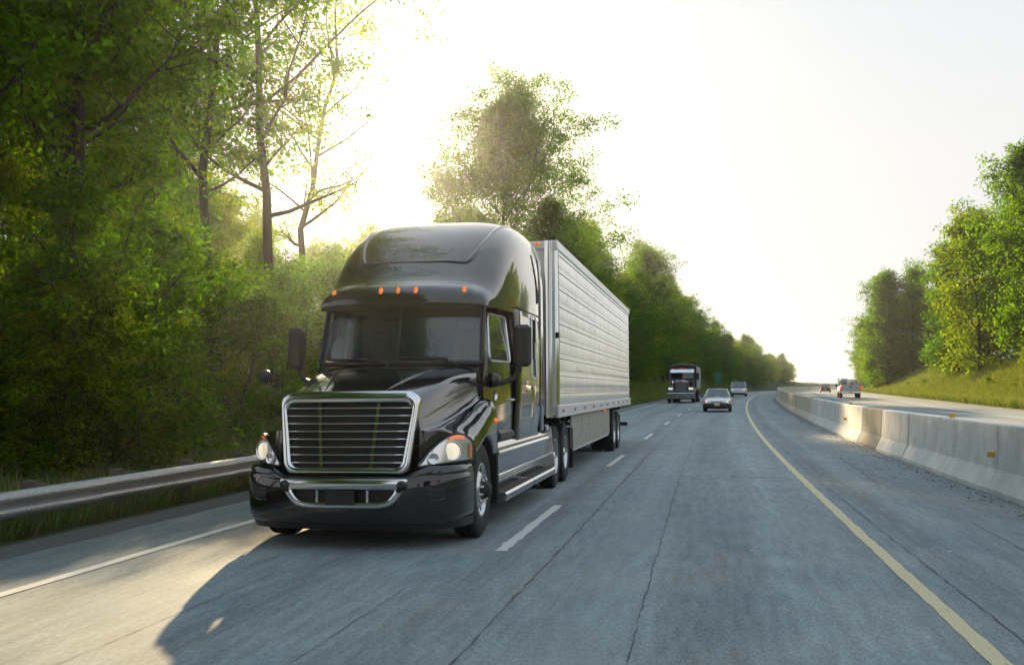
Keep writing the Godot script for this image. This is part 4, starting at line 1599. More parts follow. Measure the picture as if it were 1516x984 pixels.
# greenhouse: base rectangle and roof rectangle, as [z front, z rear, half width, y]
func cabin(t: Node, base: Array, roof: Array, paint: Material, bow := 0.05, driver := true) -> void:
	var P := func(u: float, v: float, w: float) -> Vector3:   # u across -1..1, v front 0..1 rear, w up 0..1
		var z0 := lerpf(base[0], base[1], v)
		var z1 := lerpf(roof[0], roof[1], v)
		var hw: float = lerpf(base[2], roof[2], w)
		var z := lerpf(z0, z1, w) + (bow * (1.0 - u * u) * (1.0 - v * 2.0))
		return Vector3(u * hw, lerpf(base[3], roof[3], w) + 0.03 * w * (1.0 - u * u), z)
	var s := begin(true)
	grid(s, 10, 6, func(a: float, b: float) -> Vector3: return P.call(lerpf(-1, 1, a), b, 1.0) + Vector3(0, 0.02, 0))
	obj("roof", s, paint, t)
	for e in [[0.0, "windscreen"], [1.0, "rear_window"]]:
		s = begin(true)
		grid(s, 8, 4, func(a: float, b: float) -> Vector3: return P.call(lerpf(-0.93, 0.93, a), e[0], lerpf(0.06, 0.93, b)))
		obj(e[1], s, mat.glass, t)
	for sx in [-1.0, 1.0]:
		for span in [[0.12, 0.48], [0.53, 0.88]]:
			s = begin(true)
			grid(s, 3, 3, func(a: float, b: float) -> Vector3: return P.call(sx, lerpf(span[0], span[1], a), lerpf(0.06, 0.90, b)))
			obj("side_window", s, mat.glass, t)
	s = begin(true)
	for sx in [-1.0, 1.0]:
		for v in [0.0, 0.5, 1.0]:
			tube(s, [P.call(sx * 0.985, v, 0.0), P.call(sx * 0.985, v, 0.5), P.call(sx * 0.985, v, 1.0)], 0.035, 6)
		tube(s, [P.call(sx, 0.0, 1.0), P.call(sx, 0.5, 1.0), P.call(sx, 1.0, 1.0)], 0.035, 6)
	for v in [0.0, 1.0]:
		tube(s, [P.call(-1, v, 1.0), P.call(0, v, 1.0), P.call(1, v, 1.0)], 0.03, 6)
	obj("pillars", s, paint, t)
	if driver:
		for x in [-0.36, 0.36]:
			s = begin()
			var zz: float = lerpf(base[0], base[1], 0.45)
			box(s, Vector3(x, base[3] + 0.06, zz), Vector3(0.42, 0.55, 0.14), 0.05)
			box(s, Vector3(x, base[3] + 0.42, zz), Vector3(0.24, 0.16, 0.10), 0.04)
			obj("seat", s, mat.seat_cloth, t)

func front_face(t: Node, w: float, y: float, z: float, paint: Material, lamp_h := 0.13) -> void:
	for sx in [-1.0, 1.0]:
		var h := holder("headlight", t)
		var s := begin()
		box(s, Vector3(sx * (w - 0.24), y, z - 0.03), Vector3(0.34, lamp_h, 0.08), 0.03, Basis(Vector3.UP, sx * 0.22))
		obj("housing", s, mat.reflector_bowl, h)
		s = begin()
		box(s, Vector3(sx * (w - 0.20), y, z - 0.005), Vector3(0.16, lamp_h * 0.7, 0.05), 0.02, Basis(Vector3.UP, sx * 0.22))
		obj("lamp_glow", s, mat.lamp_lit, h)
		s = begin()
		box(s, Vector3(sx * (w - 0.05), y - 0.005, z - 0.10), Vector3(0.07, lamp_h * 0.8, 0.14), 0.02, Basis(Vector3.UP, sx * 0.5))
		obj("turn_signal", s, mat.amber, h)

func sedan(called: String, label: String, at: Vector3, turn: float, paint: Material, lower: Material, rear_view := false) -> void:
	var t := thing(called, label, "car", at, turn)
	var s := begin(true)
	shell(s, [[2.16, 0.34, 0.58, 0.66, 0.05], [2.10, 0.24, 0.66, 0.76, 0.05], [1.90, 0.20, 0.72, 0.82, 0.06], [1.3, 0.20, 0.83, 0.85, 0.08], [0.75, 0.20, 0.90, 0.86, 0.08], [-0.5, 0.20, 0.93, 0.86, 0.06], [-1.5, 0.20, 0.95, 0.86, 0.07], [-2.0, 0.22, 0.94, 0.83, 0.08], [-2.22, 0.28, 0.88, 0.78, 0.08], [-2.28, 0.36, 0.80, 0.70, 0.08]], 4.0)
	obj("body", s, paint, t)
	s = begin(true)
	shell(s, [[2.20, 0.30, 0.52, 0.68, 0.02], [2.17, 0.21, 0.56, 0.79, 0.02], [2.02, 0.185, 0.56, 0.855, 0.02], [1.70, 0.18, 0.54, 0.866, 0.02]], 4.0)
	obj("front_bumper", s, lower, t)
	s = begin(true)
	shell(s, [[-1.85, 0.19, 0.54, 0.866, 0.02], [-2.1, 0.19, 0.56, 0.855, 0.02], [-2.27, 0.21, 0.56, 0.79, 0.02], [-2.32, 0.30, 0.52, 0.68, 0.02]], 4.0)
	obj("rear_bumper", s, lower if not rear_view else paint, t)
	cabin(t, [0.82, -1.72, 0.80, 0.90], [0.10, -1.02, 0.60, 1.37], paint)
	front_face(t, 0.82, 0.63, 2.08, paint)
	s = begin()
	box(s, Vector3(0, 0.62, 2.135), Vector3(0.74, 0.07, 0.05), 0.02)
	obj("grille", s, mat.black_plastic, t)
	for z in [2.20, -2.325]:
		s = begin()
		box(s, Vector3(0, 0.46 if z > 0 else 0.62, z + (0.0 if z > 0 else 0.02)), Vector3(0.31, 0.155, 0.02), 0.004)
		obj("number_plate", s, mat.plate_cream, t)
	for sx in [-1.0, 1.0]:
		s = begin()
		box(s, Vector3(sx * 0.66, 0.76, -2.22), Vector3(0.34, 0.13, 0.14), 0.03)
		obj("tail_lamp", s, mat.red_lit if rear_view else mat.red_lens, t)
		s = begin()
		box(s, Vector3(sx * 0.94, 0.96, 0.55), Vector3(0.17, 0.12, 0.09), 0.035)
		obj("mirror", s, mat.black_plastic, t)
		for z in [1.38, -1.30]:
			car_wheel(t, Vector3(sx * 0.76, 0.30, z), sx, 0.30, 0.19)

func build_traffic() -> void:
	# positions are (lat, distance); oncoming traffic faces the camera (+z)
	sedan("sedan_car", "white four-door saloon with black lower bumper in the inner lane", spot(-0.05, 69.0), heading(69.0), mat.white_paint, mat.black_plastic)
	minivan(spot(-0.05, 134.0), heading(134.0))
	dump_truck(spot(-3.80, 96.5), heading(96.5))
	pickup(spot(11.55, 114.0, 0.06), heading(114.0) + PI)
	sedan("sedan_car", "dark saloon car seen from behind, driving away beyond the barrier", spot(11.3, 187.0, 0.06), heading(187.0) + PI, mat.charcoal_paint, mat.charcoal_paint, true)
	box_truck(spot(6.6, 395.0, 0.06), heading(395.0) + PI)

func minivan(at: Vector3, turn: float) -> void:
	var t := thing("minivan", "silver minivan following the white saloon", "van", at, turn)
	var s := begin(true)
	shell(s, [[2.38, 0.36, 0.66, 0.72, 0.05], [2.30, 0.26, 0.78, 0.84, 0.05], [2.0, 0.22, 0.94, 0.93, 0.06], [1.5, 0.22, 1.06, 0.97, 0.06], [0.5, 0.22, 1.10, 0.98, 0.05], [-1.5, 0.22, 1.10, 0.98, 0.05], [-2.3, 0.24, 1.08, 0.96, 0.05], [-2.46, 0.30, 1.0, 0.92, 0.05]], 4.5)
	obj("body", s, mat.silver_paint, t)
	s = begin(true)
	shell(s, [[2.42, 0.26, 0.44, 0.72, 0.02], [2.36, 0.21, 0.46, 0.88, 0.02], [2.1, 0.20, 0.45, 0.965, 0.02]], 4.0)
	obj("front_bumper", s, mat.black_plastic, t)
	cabin(t, [1.62, -2.40, 0.90, 1.08], [0.72, -2.15, 0.74, 1.74], mat.silver_paint)
	front_face(t, 0.92, 0.76, 2.24, mat.silver_paint, 0.17)
	s = begin()
	box(s, Vector3(0, 0.70, 2.33), Vector3(0.80, 0.13, 0.06), 0.02)
	obj("grille", s, mat.black_plastic, t)
	for sx in [-1.0, 1.0]:
		s = begin()
		box(s, Vector3(sx * 1.05, 1.14, 1.2), Vector3(0.2, 0.15, 0.10), 0.04)
		obj("mirror", s, mat.black_plastic, t)
		for z in [1.5, -1.55]:
			car_wheel(t, Vector3(sx * 0.85, 0.33, z), sx, 0.33, 0.21)

func dump_truck(at: Vector3, turn: float) -> void:
	var t := thing("dump_truck", "dark conventional dump truck with chrome visor and tall upright grille", "truck", at, turn)
	var s := begin()
	# hood and fenders
	prism(s, [Vector2(-0.62, 0.75), Vector2(0.62, 0.75), Vector2(0.66, 1.70), Vector2(0.52, 1.88), Vector2(-0.52, 1.88), Vector2(-0.66, 1.70)], 0.1, 2.85)
	obj("hood", s, mat.navy_paint, t)
	s = begin()
	box(s, Vector3(0, 1.30, 2.90), Vector3(0.94, 1.02, 0.10), 0.03)
	obj("grille", s, mat.polished_alloy, t)
	s = begin()
	for i in 9:
		box(s, Vector3(-0.40 + i * 0.1, 1.30, 2.955), Vector3(0.055, 0.92, 0.02))
	obj("grille_slot_shade", s, mat.black_plastic, t)  # near-black bars paint in the shade of the slots
	s = begin(true)
	tube(s, [Vector3(-0.62, 1.74, 2.86), Vector3(-0.42, 1.86, 2.90), Vector3(0, 1.90, 2.92), Vector3(0.42, 1.86, 2.90), Vector3(0.62, 1.74, 2.86)], 0.045, 8)
	obj("hood_trim", s, mat.chrome, t)
	s = begin(true)
	lathe(s, [[0.001, 0.03], [0.05, 0.02], [0.06, 0.0]], 12, Transform3D(Basis(Vector3.UP, -PI / 2.0), Vector3(0, 1.90, 2.96)))
	obj("badge", s, mat.red_lens, t)
	for sx in [-1.0, 1.0]:
		s = begin(true)
		var rings := []
		for k in 11:
			var a := lerpf(-0.15, PI * 0.95, k / 10.0)
			var c := Vector3(0, 0.56, 2.25)
			rings.append([c + Vector3(sx * 0.62, sin(a) * 0.66, cos(a) * 0.70), c + Vector3(sx * 1.02, sin(a) * 0.66, cos(a) * 0.70), c + Vector3(sx * 1.18, sin(a) * 0.60, cos(a) * 0.66), c + Vector3(sx * 1.20, sin(a) * 0.50, cos(a) * 0.58)])
		loft(s, rings, false)
		obj("fender", s, mat.navy_paint, t)
		var h := holder("headlight", t)
		s = begin()
		box(s, Vector3(sx * 0.86, 1.20, 2.95), Vector3(0.50, 0.24, 0.16), 0.05)
		obj("housing", s, mat.chrome, h)
		s = begin()
		box(s, Vector3(sx * 0.86, 1.20, 3.04), Vector3(0.36, 0.14, 0.02), 0.01)
		obj("lamp_glow", s, mat.lamp_lit, h)
		s = begin()
		box(s, Vector3(sx * 1.04, 1.42, 2.7), Vector3(0.10, 0.08, 0.12), 0.03)
		obj("turn_signal", s, mat.amber, t)
		s = begin(true)
		tube(s, [Vector3(sx * 0.84, 1.42, 0.9), Vector3(sx * 0.84, 1.46, 0.92), Vector3(sx * 0.84, 1.84, 0.92), Vector3(sx * 0.84, 1.88, 0.9)], [0.1, 0.19, 0.19, 0.1], 16)
		obj("air_cleaner", s, mat.chrome if sx < 0 else mat.black_plastic, t)
		s = begin(true)
		tube(s, [Vector3(sx * 1.06, 1.3, -0.75), Vector3(sx * 1.06, 3.0, -0.75), Vector3(sx * 1.06, 3.55, -0.75), Vector3(sx * 1.06, 3.7, -0.82)], 0.085, 12)
		obj("exhaust_stack", s, mat.chassis, t)
		s = begin()
		box(s, Vector3(sx * 1.32, 2.28, 0.5), Vector3(0.24, 0.62, 0.08), 0.03)
		box(s, Vector3(sx * 1.15, 2.5, 0.45), Vector3(0.3, 0.03, 0.03))
		box(s, Vector3(sx * 1.15, 2.05, 0.45), Vector3(0.3, 0.03, 0.03))
		obj("mirror", s, mat.black_plastic, t)
		truck_wheel("wheel", t, Vector3(sx * 1.02, 0.52, 2.25), sx, 0.52, 0.30, true, false)
		for z in [-3.4, -4.75]:
			truck_wheel("wheel", t, Vector3(sx * 1.05, 0.52, z), sx, 0.52, 0.28, false, true)
	s = begin()
	box(s, Vector3(0, 0.62, 3.06), Vector3(2.40, 0.44, 0.10), 0.03)
	obj("bumper", s, mat.chrome, t)
	s = begin()
	box(s, Vector3(0, 0.36, 3.0), Vector3(2.30, 0.12, 0.08), 0.02)
	obj("lower_lip", s, mat.chassis, t)
	# cab
	s = begin()
	prism(s, [Vector2(-1.02, 0.9), Vector2(1.02, 0.9), Vector2(1.02, 2.15), Vector2(-1.02, 2.15)], -0.7, 0.55)
	box(s, Vector3(0, 2.78, -0.08), Vector3(1.90, 0.10, 1.25), 0.04)
	box(s, Vector3(0, 2.46, -0.68), Vector3(1.96, 0.6, 0.06))
	for sx in [-1.0, 1.0]:
		box(s, Vector3(sx * 0.97, 2.45, 0.50), Vector3(0.08, 0.66, 0.08), 0.02)
	obj("cab", s, mat.navy_paint, t)
	for sx in [-1.0, 1.0]:
		s = begin()
		box(s, Vector3(sx * 0.475, 2.43, 0.56), Vector3(0.90, 0.56, 0.012), 0.0, Basis(Vector3.UP, sx * 0.06))
		obj("windscreen", s, mat.dark_glass, t)
	s = begin()
	q(s, Vector3(-1.04, 2.62, 0.86), Vector3(1.04, 2.62, 0.86), Vector3(1.02, 2.90, 0.56), Vector3(-1.02, 2.90, 0.56))
	q(s, Vector3(-1.04, 2.60, 0.84), Vector3(1.04, 2.60, 0.84), Vector3(1.02, 2.88, 0.54), Vector3(-1.02, 2.88, 0.54))
	obj("visor", s, mat.chrome, t)
	for x in [-0.86, -0.22, 0.0, 0.22, 0.86]:
		s = begin()
		box(s, Vector3(x, 2.95, 0.50), Vector3(0.13, 0.10, 0.12), 0.04)
		obj("clearance_lamp", s, mat.amber_lit, t)
	# dump body with its tarp hood over the cab
	s = begin()
	prism(s, [Vector2(-1.18, 1.25), Vector2(1.18, 1.25), Vector2(1.22, 3.15), Vector2(1.12, 3.15), Vector2(1.08, 1.4), Vector2(-1.08, 1.4), Vector2(-1.12, 3.15), Vector2(-1.22, 3.15)], -5.8, -1.05)
	box(s, Vector3(0, 2.3, -1.08), Vector3(2.36, 1.9, 0.08), 0.02)
	var o := obj("dump_body", s, mat.silver_paint, t)
	s = begin()
	for z in [-1.4, -2.4, -3.4, -4.4, -5.4]:
		for sx in [-1.0, 1.0]:
			box(s, Vector3(sx * 1.235, 2.2, z), Vector3(0.06, 1.8, 0.14), 0.01)
	obj("body_ribs", s, mat.silver_paint, o)
	s = begin(true)
	var rings := []
	for z in [-1.3, -0.2, 0.05]:
		var ring := []
		for k in 13:
			var a := lerpf(-1.0, 1.0, k / 12.0)
			ring.append(Vector3(a * 1.2, (3.13 if z > 0.0 else 3.20) + 0.26 * (1.0 - a * a), z))
		rings.append(ring)
	for z in [0.05, -0.2]:
		var ring := []
		for k in 13:
			var a := lerpf(-1.0, 1.0, k / 12.0)
			ring.append(Vector3(a * 1.2, 3.02 + 0.02 * (1.0 - a * a), z))
		rings.append(ring)
	loft(s, rings, false)
	obj("cab_guard", s, mat.black_plastic, t)
	s = begin()
	for sx in [-1.0, 1.0]:
		box(s, Vector3(sx * 0.43, 0.9, -1.5), Vector3(0.09, 0.28, 8.6))
	box(s, Vector3(0, 0.55, 2.25), Vector3(1.8, 0.14, 0.14))
	for z in [-3.4, -4.75]:
		box(s, Vector3(0, 0.52, z), Vector3(1.8, 0.16, 0.16))
	obj("frame", s, mat.chassis, t)

func pickup(at: Vector3, turn: float) -> void:
	# built nose to +z, turned to drive away
	var t := thing("pickup_truck", "light metallic pickup truck seen from behind, driving away beyond the barrier", "pickup", at, turn)
	var s := begin(true)
	shell(s, [[2.85, 0.55, 1.0, 0.85, 0.04], [2.75, 0.45, 1.10, 0.95, 0.04], [2.0, 0.42, 1.16, 1.0, 0.05], [1.0, 0.42, 1.18, 1.0, 0.05], [-0.9, 0.42, 1.18, 1.0, 0.04], [-1.0, 0.42, 1.30, 1.0, 0.03], [-2.78, 0.44, 1.30, 1.0, 0.03], [-2.86, 0.50, 1.28, 0.98, 0.03]], 5.5)
	obj("body", s, mat.champagne_paint, t)
	cabin(t, [1.05, -0.95, 0.92, 1.16], [0.35, -0.72, 0.76, 1.86], mat.champagne_paint)
	s = begin()
	box(s, Vector3(0, 0.98, -2.875), Vector3(1.62, 0.52, 0.03), 0.01)
	obj("tailgate", s, mat.champagne_paint, t)
	s = begin()
	box(s, Vector3(0, 1.15, -2.90), Vector3(0.30, 0.09, 0.03), 0.01)
	obj("tailgate_handle", s, mat.black_plastic, t)
	s = begin()
	box(s, Vector3(0, 0.58, -2.95), Vector3(1.96, 0.20, 0.16), 0.03)
	obj("rear_bumper", s, mat.chrome, t)
	s = begin()
	box(s, Vector3(0, 0.57, -3.04), Vector3(0.32, 0.16, 0.01))
	obj("number_plate", s, mat.plate_white, t)
	for sx in [-1.0, 1.0]:
		s = begin()
		box(s, Vector3(sx * 0.93, 1.02, -2.84), Vector3(0.15, 0.36, 0.09), 0.02)
		obj("tail_lamp", s, mat.red_lit, t)
		s = begin()
		box(s, Vector3(sx * 1.12, 1.26, 0.75), Vector3(0.24, 0.22, 0.10), 0.04)
		obj("mirror", s, mat.black_plastic, t)
		for z in [1.85, -1.75]:
			car_wheel(t, Vector3(sx * 0.86, 0.40, z), sx, 0.40, 0.26)

func box_truck(at: Vector3, turn: float) -> void:
	var t := thing("box_truck", "pale box truck far off, seen from behind beyond the pickup", "truck", at, turn)
	var s := begin()
	box(s, Vector3(0, 2.5, -3.0), Vector3(2.55, 2.9, 9.0), 0.04)
	obj("cargo_box", s, mat.box_white, t)
	s = begin()
	box(s, Vector3(0, 2.5, -7.51), Vector3(0.05, 2.7, 0.03))
	box(s, Vector3(0, 1.1, -7.51), Vector3(2.5, 0.1, 0.04))
	obj("rear_door_seam", s, mat.chassis, t)
	s = begin()
	box(s, Vector3(0, 1.6, 2.9), Vector3(2.3, 1.9, 1.9), 0.2)
	obj("cab", s, mat.white_paint, t)
	for sx in [-1.0, 1.0]:
		s = begin()
		box(s, Vector3(sx * 1.1, 0.95, -7.52), Vector3(0.2, 0.12, 0.05), 0.01)
		obj("tail_lamp", s, mat.red_lit, t)
		for z in [2.6, -5.6]:
			truck_wheel("wheel", t, Vector3(sx * 1.05, 0.515, z), sx, 0.515, 0.28, false, false)
# ---------------------------------------------------------------- trees
class Leaves:
	var p := PackedVector3Array()
	var n := PackedVector3Array()
	var c := PackedColorArray()
	var ix := PackedInt32Array()
	func leaf(at: Vector3, along: Vector3, across: Vector3, len: float, wid: float, col: Color, fold: float) -> void:
		var nn := along.cross(across).normalized()
		if nn.y < 0.0:
			nn = -nn
			across = -across
		var k := p.size()
		var mid := at + along * len * 0.45
		p.push_back(at); p.push_back(mid + across * wid * 0.5 + nn * fold); p.push_back(at + along * len); p.push_back(mid - across * wid * 0.5 + nn * fold)
		for i in 4:
			n.push_back(nn)
			c.push_back(col)
		ix.push_back(k); ix.push_back(k + 1); ix.push_back(k + 2); ix.push_back(k); ix.push_back(k + 2); ix.push_back(k + 3)
	func mesh(m: Material) -> ArrayMesh:
		var a := []
		a.resize(Mesh.ARRAY_MAX)
		a[Mesh.ARRAY_VERTEX] = p
		a[Mesh.ARRAY_NORMAL] = n
		a[Mesh.ARRAY_COLOR] = c
		a[Mesh.ARRAY_INDEX] = ix
		var o := ArrayMesh.new()
		o.add_surface_from_arrays(Mesh.PRIMITIVE_TRIANGLES, a)
		o.surface_set_material(0, m)
		return o

func rand_dir(r: RandomNumberGenerator) -> Vector3:
	var z := r.randf_range(-1.0, 1.0)
	var a := r.randf() * TAU
	var k := sqrt(1.0 - z * z)
	return Vector3(k * cos(a), z, k * sin(a))

# a grown tree: H height, cb crown base share, spread crown radius, leaf length and count; returns [wood, crown]
func grow(sd: int, H: float, cb: float, spread: float, limbs: int, leaf_len: float, count: int, hue: Vector3, clump := 1.0, lean := 0.06, thick := 0.017, subs := 5) -> Array:
	var r := RandomNumberGenerator.new()
	r.seed = sd
	var wood := begin(true)
	var L := Leaves.new()
	var trunk := []
	var trad := []
	var n := 10
	var drift := Vector3(r.randf_range(-1, 1), 0, r.randf_range(-1, 1)) * lean
	var bend := Vector3(r.randf_range(-1, 1), 0, r.randf_range(-1, 1)) * lean * 0.8
	for i in n + 1:
		var t := float(i) / n
		trunk.append(Vector3(0, H * 0.96 * t - 0.3 * (1.0 - t), 0) + (drift * t + bend * sin(t * 5.0)) * H + Vector3(r.randfn(0, 0.008), 0, r.randfn(0, 0.008)) * H * t)
		trad.append(H * thick * (pow(1.0 - t, 0.8) * 0.92 + 0.04) + (0.35 * H * thick * pow(1.0 - t, 14.0)))
	tube(wood, trunk, trad, 9, false)
	var clumps := []
	var ga := r.randf() * TAU
	for k in limbs:
		var f := (k + r.randf() * 0.8) / limbs
		var t := lerpf(cb, 0.97, f)
		var i := int(t * n)
		var at: Vector3 = trunk[i].lerp(trunk[mini(i + 1, n)], t * n - i)
		ga += 2.39996 + r.randf_range(-0.5, 0.5)
		var prof: float = pow(sin(PI * clampf(0.16 + 0.80 * f, 0.0, 1.0)), 0.75)
		var len: float = spread * prof * r.randf_range(0.58, 1.2)
		var el := lerpf(0.25, 1.15, f) + r.randf_range(-0.15, 0.2)
		var dir := Vector3(cos(ga) * cos(el), sin(el), sin(ga) * cos(el))
		var pts := [at]
		var rad := []
		var base_r: float = lerpf(trad[i], trad[mini(i + 1, n)], t * n - i) * r.randf_range(0.40, 0.62)
		var m := 5
		for j in m:
			dir = (dir + Vector3(0, 0.10, 0) + rand_dir(r) * 0.20).normalized()
			pts.append(pts[-1] + dir * len / m)
		for j in m + 1:
			rad.append(maxf(0.008, base_r * (1.0 - 0.86 * j / m)))
		tube(wood, pts, rad, 6, false)
		clumps.append([pts[-1], 0.9])
		for b in subs:
			var u := r.randf_range(0.28, 0.97)
			var jj := int(u * m)
			var from: Vector3 = pts[jj].lerp(pts[mini(jj + 1, m)], u * m - jj)
			var sd2: Vector3 = (dir * 0.35 + rand_dir(r) + Vector3(0, 0.15, 0)).normalized()
			var sl := len * r.randf_range(0.24, 0.46) + 0.25
			var p1 := from + sd2 * sl * 0.5 + rand_dir(r) * sl * 0.08
			var p2 := p1 + (sd2 + rand_dir(r) * 0.35).normalized() * sl * 0.5
			tube(wood, [from, p1, p2], [maxf(0.007, base_r * 0.32), maxf(0.006, base_r * 0.22), 0.005], 4, false)
			clumps.append([p2, 1.0])
			clumps.append([p1 + rand_dir(r) * clump * 0.4, 0.85])
			clumps.append([p1.lerp(p2, 0.5) + rand_dir(r) * clump * 0.9, 0.9])
	var per := maxi(1, int(count / float(clumps.size())))
	for cl in clumps:
		var c: Vector3 = cl[0]
		var rr: float = clump * cl[1] * r.randf_range(0.7, 1.25)
		var tone := r.randf_range(0.78, 1.22)
		var warm := r.randf_range(-0.12, 0.16)
		var m := int(per * r.randf_range(0.6, 1.4) * cl[1])
		for i in m:
			var d := rand_dir(r) * pow(r.randf(), 0.45)
			var at := c + Vector3(d.x, d.y * 0.62 - 0.10, d.z) * rr
			var along := (Vector3(d.x, d.y * 0.5 - 0.35, d.z) + rand_dir(r) * 0.75).normalized()
			var up := (Vector3.UP + rand_dir(r) * 0.85).normalized()
			var across := along.cross(up).normalized()
			var k := tone * r.randf_range(0.72, 1.30)
			var col := Color(hue.x * k * (1.0 + warm + r.randf_range(-0.08, 0.12)), hue.y * k, hue.z * k * (1.0 - warm))
			var ll := leaf_len * r.randf_range(0.65, 1.3)
			L.leaf(at, along, across, ll, ll * r.randf_range(0.48, 0.66), col, ll * 0.06)
	wood.generate_normals()
	var wm := wood.commit()
	wm.surface_set_material(0, mat.bark)
	return [wm, L.mesh(mat.leaf)]

func plant_tree(kind: Array, called: String, label: String, category: String, group: String, at: Vector3, turn: float, size: Vector3, wood := "trunk", crown := "crown") -> Node3D:
	var t := thing(called, label, category, at, turn, group)
	inst(wood, kind[0], t)
	inst(crown, kind[1], t)
	t.scale = size
	return t

# whether a plant would stand between the low sun and the stretch of road left of the truck, which lies in the sun
func in_sun_path(x: float, d: float, rad: float, low: float, top: float) -> bool:
	for zp in [5.0, 7.5, 10.0, 12.5, 15.0]:
		var h: float = 0.246 * (d - zp)
		if d > zp and h > low and h < top and absf(x + 0.2605 * (d - zp) + 5.1) < 1.9 + rad:
			return true
	return false

func build_trees() -> void:
	var dark := Vector3(0.070, 0.182, 0.036)
	var mid := Vector3(0.105, 0.222, 0.030)
	var yel := Vector3(0.170, 0.275, 0.028)
	var near := [
		grow(1, 19.0, 0.34, 5.0, 26, 0.16, 34000, dark, 0.60, 0.07, 0.0095, 9),
		grow(2, 21.0, 0.30, 5.4, 28, 0.16, 38000, mid, 0.64, 0.09, 0.0095, 9),
		grow(3, 17.0, 0.28, 4.4, 24, 0.15, 30000, yel, 0.55, 0.08, 0.0095, 9),
		grow(4, 20.0, 0.36, 5.2, 26, 0.17, 36000, dark, 0.62, 0.11, 0.0095, 9)]
	var sparse := grow(9, 19.0, 0.36, 7.6, 18, 0.14, 8000, yel, 0.5, 0.07, 0.011, 6)
	var tall := grow(14, 18.0, 0.10, 8.0, 42, 0.19, 140000, Vector3(0.078, 0.188, 0.032), 0.95, 0.04, 0.013, 11)
	var far := [
		grow(21, 15.0, 0.06, 5.2, 26, 0.25, 24000, Vector3(0.112, 0.245, 0.036), 0.80, 0.04, 0.013, 8),
		grow(22, 13.0, 0.05, 5.4, 24, 0.25, 24000, Vector3(0.078, 0.200, 0.042), 0.85, 0.04, 0.013, 8),
		grow(23, 17.0, 0.08, 5.2, 28, 0.25, 26000, Vector3(0.105, 0.235, 0.036), 0.80, 0.04, 0.013, 8),
		grow(24, 12.0, 0.05, 4.8, 22, 0.24, 20000, yel, 0.75, 0.04, 0.013, 8)]
	var young := [
		grow(41, 7.0, 0.16, 2.7, 18, 0.11, 12000, yel, 0.42, 0.06, 0.010, 6),
		grow(42, 8.5, 0.22, 2.9, 20, 0.11, 14000, mid, 0.45, 0.08, 0.010, 6)]
	var shrub := [
		grow(31, 3.2, 0.06, 1.7, 14, 0.10, 8000, mid, 0.32, 0.05, 0.010, 6),
		grow(32, 2.6, 0.04, 1.6, 12, 0.10, 7000, yel, 0.30, 0.05, 0.010, 6),
		grow(33, 4.2, 0.10, 1.9, 16, 0.11, 9000, Vector3(0.075, 0.20, 0.036), 0.36, 0.08, 0.010, 6)]
	print("grown ", Time.get_ticks_msec())
	var r := RandomNumberGenerator.new()
	r.seed = 404
	# -- wood behind the guardrail: tall stems with high crowns, by hand then filled; a clearing lets the low sun through
	var hand := [[-10.6, 14.0, 0, 0.85], [-12.6, 21.5, 1, 0.85], [-13.2, 28.5, 3, 1.0], [-14.6, 17.5, 2, 1.0], [-17.0, 25.0, 0, 1.05], [-9.8, 8.0, 3, 0.9], [-23.0, 36.0, 1, 1.0], [-21.0, 30.0, 3, 1.1], [-13.8, 11.0, 1, 1.0], [-22.0, 41.0, 0, 1.1], [-11.6, 17.5, 3, 0.95], [-15.8, 21.5, 0, 1.0], [-12.4, 12.5, 0, 1.05]]
	for h in hand:
		plant_tree(near[h[2]], "roadside_tree", ["dark-leaved upright", "big spreading bright-leaved", "slim bright-leaved", "leaning dark-leaved"][h[2]] + " tree with bare lower trunk close behind the guardrail", "tree", "trees of the wood behind the guardrail", ground_at(h[0], h[1]), r.randf() * TAU, Vector3.ONE * h[3])
	var n := 0
	while n < 22:
		var d := 24.0 + 110.0 * r.randf()
		var l := -12.0 - 0.16 * d - 34.0 * pow(r.randf(), 1.4)
		var k := r.randi() % 4
		if in_sun_path(l + shift(d), d, 4.5, 4.0, 24.0) or (d > 40.0 and l + shift(d) > -0.40 * d):
			continue
		n += 1
		plant_tree(near[k] if d < 45.0 else far[k], "forest_tree", ["mid-green", "dark green", "tall mid-green", "yellow-green"][k] + " broadleaf tree deep in the wood behind the guardrail", "tree", "trees deep in the wood", ground_at(l, d), r.randf() * TAU, Vector3.ONE * (r.randf_range(0.75, 1.0) if d < 45.0 else r.randf_range(0.66, 0.92)))
	plant_tree(sparse, "bare_limbed_tree", "half-bare tree with long thin limbs against the sunlit sky", "tree", "", ground_at(-12.6, 31.0), 2.2, Vector3.ONE)
	plant_tree(sparse, "bare_limbed_tree", "second half-bare tree farther back, added to dapple the sunlight on the road", "tree", "", ground_at(-16.5, 44.0), 4.4, Vector3.ONE * 0.95)  # added tree, breaks the sun on the road into dapples
	n = 0
	while n < 34:
		var d := r.randf_range(16.0, 75.0)
		var l := -10.5 - 0.10 * d - 16.0 * pow(r.randf(), 1.3)
		var sc := r.randf_range(0.7, 1.15)
		if in_sun_path(l + shift(d), d, 3.0 * sc, 1.0, 8.5 * sc):
			continue
		n += 1
		plant_tree(young[(n + 1) % 2], "young_tree", ["taller mid-green", "yellow-green"][n % 2] + " slender young tree in the undergrowth of the wood", "tree", "young trees in the undergrowth", ground_at(l, d), r.randf() * TAU, Vector3.ONE * sc)
	n = 0
